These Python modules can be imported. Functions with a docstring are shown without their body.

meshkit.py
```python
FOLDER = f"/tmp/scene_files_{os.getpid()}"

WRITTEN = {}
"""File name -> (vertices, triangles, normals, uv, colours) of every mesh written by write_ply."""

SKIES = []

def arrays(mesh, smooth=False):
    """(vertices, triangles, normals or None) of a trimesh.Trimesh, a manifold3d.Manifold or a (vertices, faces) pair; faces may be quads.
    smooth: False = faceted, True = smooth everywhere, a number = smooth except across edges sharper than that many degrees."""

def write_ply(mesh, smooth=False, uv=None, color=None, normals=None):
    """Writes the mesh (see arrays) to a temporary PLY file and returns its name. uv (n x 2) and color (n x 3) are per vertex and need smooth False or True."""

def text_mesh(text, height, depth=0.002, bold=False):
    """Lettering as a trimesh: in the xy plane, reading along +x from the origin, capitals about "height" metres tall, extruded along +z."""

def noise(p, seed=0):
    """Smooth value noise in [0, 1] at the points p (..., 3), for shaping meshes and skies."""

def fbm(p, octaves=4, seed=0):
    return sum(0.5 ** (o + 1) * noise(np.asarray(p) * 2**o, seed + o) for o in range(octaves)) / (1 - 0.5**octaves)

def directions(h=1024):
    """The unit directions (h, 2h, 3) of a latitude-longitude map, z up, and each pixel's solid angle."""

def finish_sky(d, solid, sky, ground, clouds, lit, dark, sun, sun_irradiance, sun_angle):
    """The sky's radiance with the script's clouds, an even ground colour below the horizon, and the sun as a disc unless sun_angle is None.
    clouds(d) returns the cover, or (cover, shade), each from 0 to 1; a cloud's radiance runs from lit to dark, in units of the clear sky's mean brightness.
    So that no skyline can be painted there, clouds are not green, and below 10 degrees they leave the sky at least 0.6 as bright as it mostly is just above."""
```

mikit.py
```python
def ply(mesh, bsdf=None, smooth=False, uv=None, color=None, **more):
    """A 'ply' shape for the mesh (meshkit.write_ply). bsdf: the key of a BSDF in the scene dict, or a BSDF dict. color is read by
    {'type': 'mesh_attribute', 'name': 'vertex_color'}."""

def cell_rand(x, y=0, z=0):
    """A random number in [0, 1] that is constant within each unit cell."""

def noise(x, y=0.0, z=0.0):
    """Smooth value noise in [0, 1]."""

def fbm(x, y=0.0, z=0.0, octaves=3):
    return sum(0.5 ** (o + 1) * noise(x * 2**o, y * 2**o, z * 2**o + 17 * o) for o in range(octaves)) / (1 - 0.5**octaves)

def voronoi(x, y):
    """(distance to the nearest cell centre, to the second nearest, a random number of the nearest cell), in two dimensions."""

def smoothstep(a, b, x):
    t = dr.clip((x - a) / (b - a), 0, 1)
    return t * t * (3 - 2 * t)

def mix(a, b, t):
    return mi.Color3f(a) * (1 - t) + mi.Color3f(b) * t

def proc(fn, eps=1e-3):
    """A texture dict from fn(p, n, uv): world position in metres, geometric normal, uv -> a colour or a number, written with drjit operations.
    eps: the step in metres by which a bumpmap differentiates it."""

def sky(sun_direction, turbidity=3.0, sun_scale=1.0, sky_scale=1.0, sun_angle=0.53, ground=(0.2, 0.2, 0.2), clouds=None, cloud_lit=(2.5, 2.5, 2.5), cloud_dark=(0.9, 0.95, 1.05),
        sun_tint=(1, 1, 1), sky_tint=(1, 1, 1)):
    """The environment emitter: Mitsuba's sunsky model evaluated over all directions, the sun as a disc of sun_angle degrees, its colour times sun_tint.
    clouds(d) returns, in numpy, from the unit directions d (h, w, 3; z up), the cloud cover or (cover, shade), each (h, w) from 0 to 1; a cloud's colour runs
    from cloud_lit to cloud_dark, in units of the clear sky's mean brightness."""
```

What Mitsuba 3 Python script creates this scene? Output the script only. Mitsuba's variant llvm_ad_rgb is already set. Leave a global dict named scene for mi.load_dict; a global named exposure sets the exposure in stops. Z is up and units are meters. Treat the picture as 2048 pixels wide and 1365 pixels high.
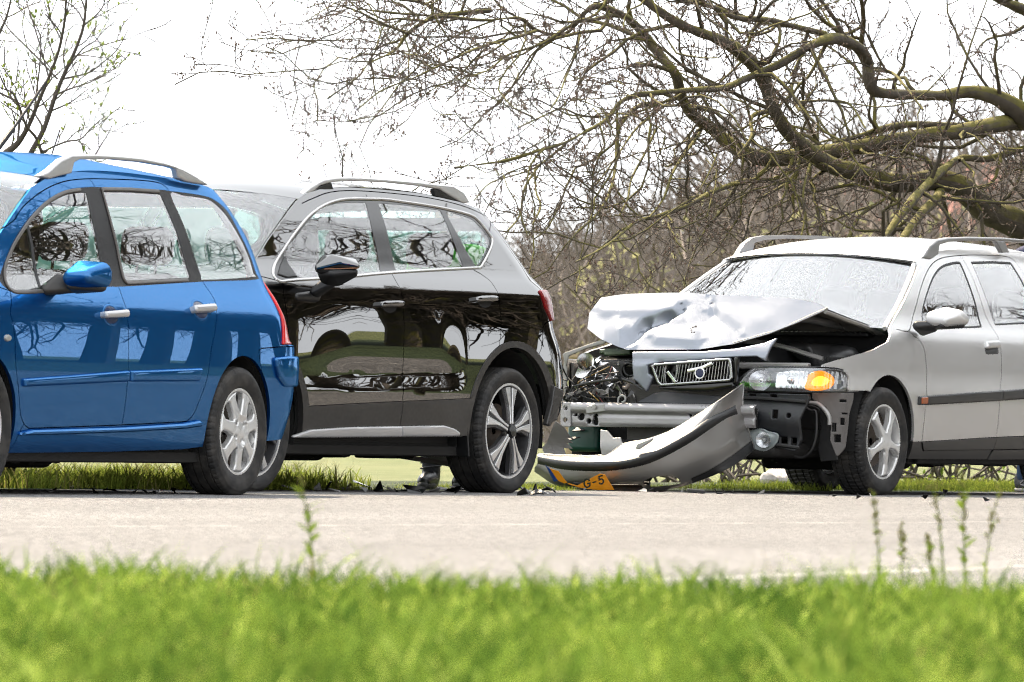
import math, random
import numpy as np, trimesh, shapely, manifold3d
import drjit as dr, mitsuba as mi, mikit, meshkit
from shapely.geometry import Polygon, LineString, Point, box as sbox
from shapely.ops import unary_union
from scipy.spatial import Delaunay, cKDTree
from scipy.interpolate import PchipInterpolator as PI
T = mi.ScalarTransform4f
scene, labels = {}, {}
# ---------------------------------------------------------------- camera, sky, exposure
EYE, ROLL, PITCH = np.array([0, 0, .4]), .0203, .00858
_f = np.array([0, math.cos(PITCH), math.sin(PITCH)]); _u = np.array([0, -math.sin(PITCH), math.cos(PITCH)]); _x = np.array([1., 0, 0])
_r = math.cos(ROLL) * _x + math.sin(ROLL) * _u; _u = -math.sin(ROLL) * _x + math.cos(ROLL) * _u
_m = np.eye(4); _m[:3, 0], _m[:3, 1], _m[:3, 2], _m[:3, 3] = -_r, _u, _f, EYE
scene['camera'] = {'type': 'thinlens', 'fov': 6.5122, 'fov_axis': 'x', 'aperture_radius': .0100, 'focus_distance': 47.8, 'near_clip': .5, 'far_clip': 3000., 'to_world': T(_m)}
def cloud(d):
    el = np.clip(d[..., 2], 0, 1)
    n = meshkit.fbm(d / (.25 + el[..., None]) * 1.6, 4, seed=5)
    return np.clip(.96 + .3 * (n - .5) - .10 * el, 0, 1), np.clip(.10 + 1.1 * (n - .45), 0, 1)
scene['sky'] = mikit.sky((-.36, .62, .90), turbidity=3, sun_scale=2.3, clouds=cloud, cloud_lit=(8.8, 8.95, 9.1), cloud_dark=(6.0, 6.35, 6.8), ground=(.12, .14, .06))
exposure = 1.80
KD = .62
# ---------------------------------------------------------------- helpers
USED = set()
def uniq(key):
    if key not in scene and key not in labels and key not in USED: return key
    k = 1
    while any(f'{key}_{k:03d}' in d for d in (scene, labels, USED)): k += 1
    return f'{key}_{k:03d}'
def shape(v, f, bsdf, n=None, uv=None, tw=None):
    p = meshkit.write_ply((np.asarray(v), np.asarray(f)), False, uv, None, normals=n)
    d = {'type': 'ply', 'filename': p, 'face_normals': n is None, 'bsdf': {'type': 'ref', 'id': bsdf}}
    if tw is not None: d['to_world'] = T(tw)
    return d
def tag(key, label=None, cat=None, group=None, kind=None):
    e = {k: v for k, v in (('label', label), ('category', cat), ('group', group), ('kind', kind)) if v}
    if e: labels.setdefault(key, {}).update(e)
    return key
def put(key, mesh, bsdf, smooth=30, tw=None, uv=None, **kw):
    """one entry of the scene from a trimesh / (v, f) / (v, f, n) / Manifold"""
    key = uniq(key)
    if isinstance(mesh, (tuple, list)) and len(mesh) == 3: scene[key] = shape(mesh[0], mesh[1], bsdf, mesh[2], uv, tw)
    else:
        scene[key] = mikit.ply(mesh, bsdf, smooth=smooth, uv=uv)
        if tw is not None: scene[key]['to_world'] = T(tw)
    return tag(key, **kw)
def cat(*ms):
    ms = [m for m in ms if m is not None]
    return trimesh.util.concatenate([tm(m) for m in ms])
def tm(m):
    if hasattr(m, 'to_mesh'):
        q = m.to_mesh(); return trimesh.Trimesh(q.vert_properties[:, :3], q.tri_verts, process=False)
    if isinstance(m, (tuple, list)): return trimesh.Trimesh(m[0], m[1], process=False)
    return m
def rot(ax, deg): return trimesh.transformations.rotation_matrix(math.radians(deg), ax)
def trs(x, y, z): return trimesh.transformations.translation_matrix([x, y, z])
def rbox(sx, sy, sz, r=.02, at=(0, 0, 0), R=None, seg=6):
    r = min(r, .49 * sx, .49 * sy, .49 * sz); s = manifold3d.Manifold.sphere(r, seg * 2)
    m = manifold3d.Manifold.batch_hull([s.translate([a * (sx / 2 - r), b * (sy / 2 - r), c * (sz / 2 - r)]) for a in (-1, 1) for b in (-1, 1) for c in (-1, 1)])
    t = tm(m)
    if R is not None: t.apply_transform(R)
    t.apply_translation(at); return t
def hullpts(pr):
    """hull of spheres (x, y, z, r)"""
    return tm(manifold3d.Manifold.batch_hull([manifold3d.Manifold.sphere(p[3], 12).translate(list(map(float, p[:3]))) for p in pr]))
def tube(P, r, n=8, caps=True):
    """tapered tube along the points P with radii r"""
    P = np.asarray(P, float); r = np.broadcast_to(r, len(P)).astype(float)
    t = np.gradient(P, axis=0); t /= np.linalg.norm(t, axis=1, keepdims=True) + 1e-12
    a = np.cross(t, [.3, .2, .93]); bad = np.linalg.norm(a, axis=1) < .1; a[bad] = np.cross(t[bad], [1, 0, 0])
    a /= np.linalg.norm(a, axis=1, keepdims=True); b = np.cross(t, a)
    th = np.arange(n) * 2 * np.pi / n
    v = P[:, None] + r[:, None, None] * (np.cos(th)[None, :, None] * a[:, None] + np.sin(th)[None, :, None] * b[:, None])
    i, j = np.meshgrid(np.arange(len(P) - 1), np.arange(n), indexing='ij'); k = (j + 1) % n
    q = np.stack([i * n + j, i * n + k, (i + 1) * n + k, (i + 1) * n + j], -1).reshape(-1, 4)
    f = np.vstack([q[:, [0, 1, 2]], q[:, [0, 2, 3]]])
    v = v.reshape(-1, 3)
    if caps:
        m = len(v); v = np.vstack([v, P[[0]], P[[-1]]]); e = (len(P) - 1) * n; j = np.arange(n); k = (j + 1) % n
        f = np.vstack([f, np.stack([k, j, j * 0 + m], 1), np.stack([e + j, e + k, j * 0 + m + 1], 1)])
    return trimesh.Trimesh(v, f, process=False)
def spline(P, n=8, closed=False):
    """Catmull-Rom through the points"""
    P = np.asarray(P, float)
    Q = np.vstack([P[-1:], P, P[:2]]) if closed else np.vstack([2 * P[:1] - P[1:2], P, 2 * P[-1:] - P[-2:-1]])
    out = []; t = np.arange(n)[:, None] / n
    for i in range(len(Q) - 3):
        a, b, c, d = Q[i:i + 4]
        out.append(.5 * (2 * b + (c - a) * t + (2 * a - 5 * b + 4 * c - d) * t**2 + (3 * b - a - 3 * c + d) * t**3))
    return np.vstack(out) if closed else np.vstack(out + [P[-1:]])
def rounded(pts, r=.03):
    p = Polygon(pts).buffer(0)
    return p.buffer(-r).buffer(2 * r).buffer(-r) if r else p
def ring(c, h):
    L = np.asarray(c.coords)[:-1]; out = []
    for a, b in zip(L, np.roll(L, -1, 0)):
        k = max(1, int(np.ceil(np.linalg.norm(b - a) / h))); out.append(a + (b - a) * (np.arange(k) / k)[:, None])
    return np.vstack(out)
def tess(poly, h=.03, hb=.014, extra=None, inner=()):
    """points and triangles of a 2-D polygon: dense border, regular inside, extra points kept"""
    R = [ring(r, hb) for r in [poly.exterior, *poly.interiors]]
    P = [*R]
    for d in inner:
        for g in getattr(poly.buffer(-d), 'geoms', [poly.buffer(-d)]):
            if not g.is_empty: P += [ring(r, hb) for r in [g.exterior, *g.interiors]]
    if extra is not None and len(extra):
        ex = extra[shapely.contains_xy(poly.buffer(-.35 * hb), extra[:, 0], extra[:, 1])]; P.append(ex)
    base = np.vstack(P); x0, y0, x1, y1 = poly.bounds
    gx, gy = np.meshgrid(np.arange(x0, x1, h), np.arange(y0, y1, h * .87)); gx = gx + (np.arange(len(gx)) % 2)[:, None] * h / 2
    g = np.stack([gx.ravel(), gy.ravel()], 1)
    g = g[shapely.contains_xy(poly.buffer(-.45 * hb - max(inner, default=0)), g[:, 0], g[:, 1])]
    if len(g): g = g[cKDTree(base).query(g)[0] > min(.45 * h, hb)]
    V = np.vstack([base, g]); F = Delaunay(V).simplices
    c = V[F].mean(1); F = F[shapely.contains_xy(poly, c[:, 0], c[:, 1])]
    a, b, c = (V[F[:, k]] for k in range(3)); ar = (b[:, 0] - a[:, 0]) * (c[:, 1] - a[:, 1]) - (b[:, 1] - a[:, 1]) * (c[:, 0] - a[:, 0])
    F = F[abs(ar) > 1e-10]; ar = ar[abs(ar) > 1e-10]
    F[ar < 0] = F[ar < 0][:, ::-1]
    return V, F, [len(r) for r in R]
def pillow(poly, fn, thick, bevel=.006, h=.03, hb=.012, back=True, n=3):
    """a plate with rounded edges: fn(u, v, w) maps plate coordinates and height w to space"""
    if hasattr(poly, 'geoms'): return cat(*[pillow(g, fn, thick, bevel, h, hb, back, n) for g in poly.geoms if g.area > 2e-5])
    ds = [bevel * (1 - math.cos((k + 1) / n * math.pi / 2)) for k in range(n)]
    V, F, R = tess(poly, h, hb, inner=ds)
    d = shapely.distance(poly.boundary, shapely.points(V)); t = np.clip(1 - d / bevel, 0, 1)
    w = thick - min(bevel, thick) * (1 - np.sqrt(np.maximum(1 - t * t, 0)))
    top = fn(V[:, 0], V[:, 1], w); vs, fs, m = [top], [F], len(top)
    i0 = 0
    for k in R:
        bot = fn(V[i0:i0 + k, 0], V[i0:i0 + k, 1], np.zeros(k)); vs.append(bot)
        a = i0 + np.arange(k); b = i0 + (np.arange(k) + 1) % k; c = m + np.arange(k); e = m + (np.arange(k) + 1) % k
        fs += [np.stack([a, c, b], 1), np.stack([b, c, e], 1)]; m += k; i0 += k
    if back:
        nb = np.arange(sum(R)); P2 = V[:sum(R)]; D = Delaunay(P2).simplices; cc = P2[D].mean(1); D = D[shapely.contains_xy(poly, cc[:, 0], cc[:, 1])]
        fs.append(D[:, ::-1] + len(top))
    return trimesh.Trimesh(np.vstack(vs), np.vstack(fs), process=False)
def plane_xz(y, s=-1): return lambda u, v, w: np.stack([u, y + s * w, v], -1)      # faces the car's left for s = -1
def plane_yz(x, s=-1): return lambda u, v, w: np.stack([x + s * w, u, v], -1)      # faces the car's front for s = -1
def mirror(m):
    if isinstance(m, (tuple, list)) and len(m) == 3: return m[0] * [1, -1, 1], m[1][:, ::-1], m[2] * [1, -1, 1]
    m = tm(m).copy(); m.vertices = m.vertices * [1, -1, 1]; m.faces = m.faces[:, ::-1]; return m
# ---------------------------------------------------------------- materials
def mat(name, d, two=True): scene[name] = {'type': 'twosided', 'b': d} if two else d; return name
def rgb(*c): return {'type': 'rgb', 'value': [float(x) * KD for x in c]}
def pure(*c): return {'type': 'rgb', 'value': list(map(float, c))}
def proc(fn): return mikit.proc(lambda p, n, uv: fn(p, n, uv) * KD)
def plast(c, a=None, ior=1.5):
    d = {'type': 'plastic' if a is None else 'roughplastic', 'diffuse_reflectance': c if isinstance(c, dict) else rgb(*c), 'int_ior': ior, 'nonlinear': True}
    if a is not None: d['alpha'] = a
    return d
def prin(c, r, **k): return {'type': 'principled', 'base_color': c if isinstance(c, dict) else rgb(*c), 'roughness': r, **k}
def metal(c, a): return {'type': 'roughconductor', 'specular_reflectance': pure(*[.8 * x for x in c]), 'material': 'none', 'alpha': a}
mat('paint_blue', {'type': 'blendbsdf', 'weight': .30, 'a': plast((.010, .150, .54), ior=2.0), 'b': metal((.03, .25, .62), .26)})
mat('paint_black', plast((.0045, .0045, .005), ior=2.4))
mat('paint_silver', {'type': 'blendbsdf', 'weight': .35, 'a': plast((1.14, 1.135, 1.125), .02, 1.8), 'b': metal((.98, .975, .97), .28)})
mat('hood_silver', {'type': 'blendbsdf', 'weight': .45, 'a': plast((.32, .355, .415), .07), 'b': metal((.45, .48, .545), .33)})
mat('glass', {'type': 'thindielectric', 'int_ior': 1.6, 'specular_transmittance': pure(.34, .51, .465)}, False)
mat('glass_front', {'type': 'thindielectric', 'int_ior': 2.3, 'specular_transmittance': pure(.06, .07, .07)}, False)
mat('glass_clear', {'type': 'thindielectric', 'int_ior': 1.5, 'specular_transmittance': pure(.93, .95, .96)}, False)
mat('trim_black', prin((.016, .016, .017), .55, specular=.3))
mat('gloss_black', plast((.008, .008, .009), .03))
mat('plastic_dark', plast((.022, .023, .025), .3))
mat('underbody', prin((.018, .017, .016), .8))
mat('shell_dark', prin((.010, .010, .010), .9))
mat('cabin', prin((.022, .023, .024), .85))
mat('seat_cloth', prin((.016, .017, .019), .95))
def _tyre(p, n, uv):
    k = mikit.fbm(p.x * 14, p.y * 14, p.z * 14, 3)
    return mikit.mix((.013, .013, .0135), (.055, .050, .045), mikit.smoothstep(.35, .8, k))
mat('rubber', prin(proc(_tyre), .7))
def _clad(p, n, uv):
    k = mikit.fbm(p.x * 60, p.y * 60, p.z * 60, 2); j = mikit.fbm(p.x * 4, p.y * 4, p.z * 5, 3)
    return mikit.mix((.066, .063, .060), (.112, .106, .101), .5 * k + .5 * j)
mat('cladding', plast(proc(_clad), .28))
mat('chrome', metal((.86, .86, .87), .06))
mat('trim_taupe', plast((.21, .185, .165), .25))
mat('satin_silver', prin((.74, .74, .74), .38, metallic=.55, specular=.6))
mat('alloy', prin((.92, .92, .91), .34, metallic=.6, specular=.6))
mat('alloy_cut', prin((.95, .95, .95), .28, metallic=.75, specular=.6))
mat('alloy_dark', prin((.10, .10, .105), .35, metallic=.5))
def _alu(p, n, uv):
    k = mikit.fbm(p.x * 9, p.y * 9, p.z * 30, 4)
    return mikit.mix((.34, .33, .335), (.60, .59, .60), k)
mat('aluminium', prin(proc(_alu), .42, metallic=.55))
mat('steel_dark', prin((.10, .095, .09), .5, metallic=.5))
mat('brake', prin((.16, .13, .11), .5, metallic=.7))
mat('lamp_red', plast((1.15, .035, .03), .05))
mat('lamp_red_deep', plast((.55, .008, .016), .05))
mat('lamp_orange', plast((.85, .22, .01), .08))
mat('lamp_orange_dim', plast((.50, .20, .06), .08))
mat('reflector', metal((.88, .88, .90), .12))
mat('white_paint', plast((.78, .78, .76), .2))
mat('plate_yellow', plast((1.2, .58, .012), .25))
mat('plate_blue', plast((.01, .09, .42), .25))
mat('ink', prin((.012, .012, .012), .6))
mat('coolant', plast((.02, .16, .12), .2))
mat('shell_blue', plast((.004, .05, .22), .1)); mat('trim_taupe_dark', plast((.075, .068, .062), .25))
mat('chrome_satin', metal((.66, .65, .64), .16)); mat('chrome_dim', metal((.46, .46, .47), .10)); mat('plastic_gloss', plast((.03, .031, .034), .08)); mat('rail_bright', prin((.80, .80, .80), .35, metallic=.5)); mat('rail_grey', prin((.42, .42, .43), .4, metallic=.4))
mat('beige_plastic', plast((.52, .45, .40), .3)); mat('sill_grey', plast((.060, .058, .057), .25)); mat('trim_grey', plast((.040, .041, .044), .25)); mat('hood_under', prin((.26, .25, .23), .5)); mat('bumper_silver', {'type': 'blendbsdf', 'weight': .35, 'a': plast((.36, .35, .335), .03), 'b': metal((.52, .51, .49), .33)})
mat('emblem_blue', plast((.02, .04, .20), .05)); mat('steel_light', prin((.45, .44, .43), .4, metallic=.5)); mat('liner_grey', prin((.15, .14, .135), .6)); mat('liner_blue', plast((.10, .11, .13), .3)); mat('plastic_blue_black', plast((.028, .033, .042), .25)); mat('plastic_ribbed', plast((.11, .112, .118), .13)); mat('pipe_grey', plast((.42, .43, .45), .2))
mat('lamp_body', prin((.30, .32, .35), .3, metallic=.5)); mat('lamp_grey', prin((.32, .36, .36), .4)); mat('indicator_lit', plast((.80, .20, .012), .1))
mat('green_plastic', plast((.035, .11, .035), .3))
mat('wire_red', plast((.30, .02, .02), .3)); mat('wire_yellow', plast((.55, .34, .02), .3))


class Body:
    """Left flank of a car: S(q, z) -> (x, y, z). x runs rearwards from the front axle, y to the car's right, z up. q is x along the flank and
    goes on round the rear and front corners."""
    def __init__(s, W, rear, front, Lr=.3, cr=.22, Lf=.5, cf=.3, bow=.02, xm=1.3, feat=None):
        s.W, s.xr, s.xf = PI(*zip(*W)), PI(*zip(*rear)), PI(*zip(*front))
        s.Lr, s.cr, s.Lf, s.cf, s.bow, s.xm, s.feat = Lr, cr, Lf, cf, bow, xm, feat
    def S(s, q, z):
        q, z = np.broadcast_arrays(np.asarray(q, float), np.asarray(z, float))
        x0, x1 = s.xr(z) - s.Lr, s.xf(z) + s.Lf
        Qr, Qf = .5 * np.pi * np.hypot(s.Lr, s.cr) / 2**.5, .5 * np.pi * np.hypot(s.Lf, s.cf) / 2**.5
        a, b = np.clip((q - x0) / Qr, 0, 1) * np.pi / 2, np.clip((x1 - q) / Qf, 0, 1) * np.pi / 2
        x = np.where(q > x0, x0 + s.Lr * np.sin(a), np.where(q < x1, x1 - s.Lf * np.sin(b), q))
        w = s.W(z) - s.bow * ((x - s.xm) / 1.5)**2
        if s.feat is not None: w = w + s.feat(q, z)
        er, ef = np.maximum(q - x0 - Qr, 0), np.maximum(x1 - Qf - q, 0)
        y = np.maximum(w - s.cr * (1 - np.cos(a)) - s.cf * (1 - np.cos(b)) - er - ef, 0)
        x = x + .06 * np.minimum(er, .8)**.5 * er * .5 - .12 * np.minimum(ef, .8) * .5
        return np.stack([x, -y, z], -1)
    def N(s, q, z, e=.003):
        n = np.cross(s.S(q + e, z) - s.S(q - e, z), s.S(q, z + e) - s.S(q, z - e))
        return n / np.maximum(np.linalg.norm(n, axis=-1, keepdims=True), 1e-12)
def sm(a, b, x):
    t = np.clip((x - a) / (b - a), 0, 1); return t * t * (3 - 2 * t)
BLUE = Body([(0.1,0.74),(0.18,0.8),(0.25,0.835),(0.35,0.853),(0.5,0.868),(0.65,0.8735),(0.78,0.871),(0.84,0.867),(0.87,0.862),(0.9,0.85),(0.95,0.825),(1.0,0.797),(1.04,0.779),(1.1,0.756),(1.25,0.706),(1.4,0.646),(1.5,0.6),(1.62,0.52)],
            [(.1,3.40),(.3,3.50),(.5,3.56),(.733,3.55),(.748,3.47),(.80,3.44),(1.0,3.38),(1.2,3.345),(1.4,3.225),(1.5,3.11),(1.62,2.95)],
            [(0.1, -0.72), (0.3, -0.84), (0.6, -0.84), (0.8, -0.75), (1.0, -0.72), (1.62, -0.7)], Lr=.32, cr=.2, Lf=.55, cf=.35, bow=.02, xm=1.3)
def afeat(q, z):
    # the scoop along the foot of the doors: its upper lip rises to the rear
    up, lo = .600 + .030 * (q - 1), .530 + .022 * (q - 1)
    k = sm(.35, 1.0, q) * (1 - sm(1.85, 2.15, q))
    r = np.clip((up - z) / (up - lo), 0, 1)
    return k * (-.016) * (1 - r) * np.clip((.98 - z) / .36, 0, 1) + k * .016 * r * sm(.2, .5, z)
ATECA = Body([(0.12,0.8),(0.2,0.868),(0.3,0.895),(0.45,0.908),(0.53,0.913),(0.62,0.915),(0.72,0.917),(0.85,0.914),(0.95,0.907),(1.02,0.899),(1.065,0.891),(1.075,0.886),(1.12,0.855),(1.17,0.815),(1.25,0.779),(1.38,0.724),(1.5,0.662),(1.6,0.605),(1.68,0.54)],
            [(.12,3.36),(.3,3.44),(.5,3.49),(.75,3.44),(.9,3.35),(1.07,3.32),(1.2,3.235),(1.4,3.08),(1.55,2.95),(1.68,2.8)],
            [(0.12, -0.75), (0.3, -0.86), (0.6, -0.86), (0.9, -0.8), (1.05, -0.76), (1.68, -0.7)], Lr=.36, cr=.24, Lf=.55, cf=.35, bow=.018, xm=1.3, feat=afeat)
VOLVO = Body([(.12,.80),(.20,.845),(.30,.872),(.45,.888),(.6,.895),(.72,.890),(.80,.880),(.88,.864),(.94,.840),(.98,.815),(1.03,.790),(1.15,.742),(1.28,.680),(1.38,.618),(1.5,.53)],
            [(.1,3.6),(.3,3.7),(.6,3.72),(.9,3.68),(1.2,3.5),(1.5,3.2)],
            [(0.1, -0.82), (0.3, -0.92), (0.6, -0.93), (0.75, -0.9), (0.9, -0.86), (1.0, -0.82), (1.5, -0.8)], Lr=.4, cr=.25, Lf=.62, cf=.34, bow=.02, xm=1.5)

class Car:
    def __init__(s, key, yaw, origin, body, **kw):
        s.key, s.body = uniq(key), body; tag(s.key, **kw)
        a = math.radians(yaw); m = np.eye(4); m[:3, 0] = [math.sin(a), math.cos(a), 0]; m[:3, 1] = [-math.cos(a), math.sin(a), 0]; m[:3, 3] = origin
        s.m = m
    def add(s, name, mesh, bsdf, both=False, smooth=30, parent=None, **kw):
        k = put(f'{parent or s.key}__{name}', mesh, bsdf, smooth, s.m, **kw)
        if both:
            p2 = parent and getattr(s, 'twin', {}).get(parent)
            k2 = put(f'{p2 or parent or s.key}__{name}', mirror(mesh), bsdf, smooth, s.m)
            s.__dict__.setdefault('twin', {})[k] = k2
        return k
    def fn(s, off=0.):
        """plate coordinates (q, z) and height above the flank -> space"""
        return lambda q, z, w: s.body.S(q, z) + s.body.N(q, z) * (w + off)[..., None] * s.sign
    @property
    def sign(s): return -np.sign(s.body.N(1.2, .6)[1])
    def panel(s, poly, off=0., h=.034, hb=.016, extra=None, lip=.016):
        """a sheet of the flank with a lip turned inwards along its border"""
        if hasattr(poly, 'geoms'): poly = max(poly.geoms, key=lambda g: g.area)
        V, F, R = tess(poly, h, hb, extra); q, z = V.T
        N = s.body.N(q, z) * s.sign; P = s.body.S(q, z) + N * off
        ok = np.sign(np.einsum('ij,ij->i', np.cross(P[F[:, 1]] - P[F[:, 0]], P[F[:, 2]] - P[F[:, 0]]), N[F[:, 0]])); F = np.where(ok[:, None] < 0, F[:, ::-1], F)
        vs, fs, ns, m, i0 = [P], [F], [N], len(P), 0
        for k in R:
            a = P[i0:i0 + k]; n = N[i0:i0 + k]; t = np.roll(a, -1, 0) - np.roll(a, 1, 0); o = np.cross(t, n); o /= np.linalg.norm(o, axis=1, keepdims=True) + 1e-9
            vs += [a, a - n * lip]; ns += [o, o]; j = np.arange(k); l = (j + 1) % k
            fs += [np.stack([m + j, m + l, m + k + j], 1), np.stack([m + l, m + k + l, m + k + j], 1)]; m += 2 * k; i0 += k
        return np.vstack(vs), np.vstack(fs), np.vstack(ns)
    def strip(s, poly, thick=.012, bevel=.006, off=0., h=.03, hb=.012): return pillow(poly, s.fn(off), thick, bevel, h, hb, back=False)
def crossing(L, bulge, crown, n=25, p=2.2):
    """a sheet from the left edge curve L (k, 3) to its mirror image; bulge moves x, crown lifts z, both per row"""
    c = np.linspace(-1, 1, n); e = 1 - np.abs(c)**p
    L = np.asarray(L); bulge, crown = np.broadcast_to(bulge, len(L)), np.broadcast_to(crown, len(L))
    P = np.stack([L[:, :1] + bulge[:, None] * e, np.abs(L[:, 1:2]) * -c[::-1] * -1, L[:, 2:] + crown[:, None] * e], -1)
    P[..., 1] = np.abs(L[:, 1:2]) * c
    k = len(L); i, j = np.meshgrid(np.arange(k - 1), np.arange(n - 1), indexing='ij'); q = np.stack([i * n + j, i * n + j + 1, (i + 1) * n + j + 1, (i + 1) * n + j], -1).reshape(-1, 4)
    f = np.vstack([q[:, :3], q[:, [0, 2, 3]]])
    nn = np.cross(np.gradient(P, axis=0), np.gradient(P, axis=1)); nn /= np.linalg.norm(nn, axis=-1, keepdims=True) + 1e-9
    return P.reshape(-1, 3), f, nn.reshape(-1, 3)
def offset(m, d): return m[0] + m[2] * d, m[1], m[2]
def edge(body, pts, n=6): p = spline(pts, n); return body.S(p[:, 0], p[:, 1])
def revolve(prof, n=72):
    """profile (y, r) turned about the y axis"""
    prof = np.asarray(prof, float); th = np.arange(n) * 2 * np.pi / n
    v = np.stack([prof[:, 1:] * np.cos(th), np.broadcast_to(prof[:, :1], (len(prof), n)), prof[:, 1:] * np.sin(th)], -1).reshape(-1, 3)
    i, j = np.meshgrid(np.arange(len(prof) - 1), np.arange(n), indexing='ij'); k = (j + 1) % n
    q = np.stack([i * n + j, i * n + k, (i + 1) * n + k, (i + 1) * n + j], -1).reshape(-1, 4)
    return trimesh.Trimesh(v, np.vstack([q[:, :3], q[:, [0, 2, 3]]]), process=False)
def tyre(R, rim, width, pitch=64, sipe=.006, chevron=0.):
    """outer face at y = -width / 2; four grooves round the tread and sipes on its shoulders"""
    w = width / 2; n = pitch * 6; th = np.arange(n) * 2 * np.pi / n
    side = [(-w * .72, rim - .012), (-w * .88, rim + .004), (-w * .90, rim + .012), (-w * .97, rim + (R - rim) * .25), (-w * 1.03, rim + (R - rim) * .5), (-w * 1.0, rim + (R - rim) * .72), (-w * .985, rim + (R - rim) * .75), (-w * .93, R - .018), (-w * .89, R - .010)]
    tread = []
    for g in (-.62, -.22, .22, .62):
        tread += [((g - .045) * w, R - .002 * abs(g)), ((g - .038) * w, R - .008), ((g + .038) * w, R - .008), ((g + .045) * w, R - .002 * abs(g))]
    prof = np.array(side + [(-w * .84, R - .0045)] + tread + [(w * .84, R - .0045)] + [(-a, b) for a, b in side[::-1]])
    y, r = prof.T; r = np.broadcast_to(r[:, None], (len(r), n)).copy()
    ph = (np.arange(n)[None] + (np.abs(y) / w * chevron * 6)[:, None]) % 6
    k = ((np.abs(y) > w * .66) & (np.abs(y) < w * 1.0) & (prof[:, 1] > R - .03))[:, None] if not chevron else (prof[:, 1] > R - .03)[:, None]
    r = r - np.where(k & (ph < 1.), sipe, 0)
    v = np.stack([r * np.cos(th), np.broadcast_to(y[:, None], r.shape), r * np.sin(th)], -1).reshape(-1, 3)
    i, j = np.meshgrid(np.arange(len(prof) - 1), np.arange(n), indexing='ij'); l = (j + 1) % n
    q = np.stack([i * n + j, i * n + l, (i + 1) * n + l, (i + 1) * n + j], -1).reshape(-1, 4)
    return trimesh.Trimesh(v, np.vstack([q[:, :3], q[:, [0, 2, 3]]]), process=False)
def polar(pts): return [(r * math.cos(math.radians(a)), r * math.sin(math.radians(a))) for r, a in pts]
def plane_wheel(dish): return lambda u, v, w: np.stack([u, dish(np.hypot(u, v)) - w, v], -1)
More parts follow.
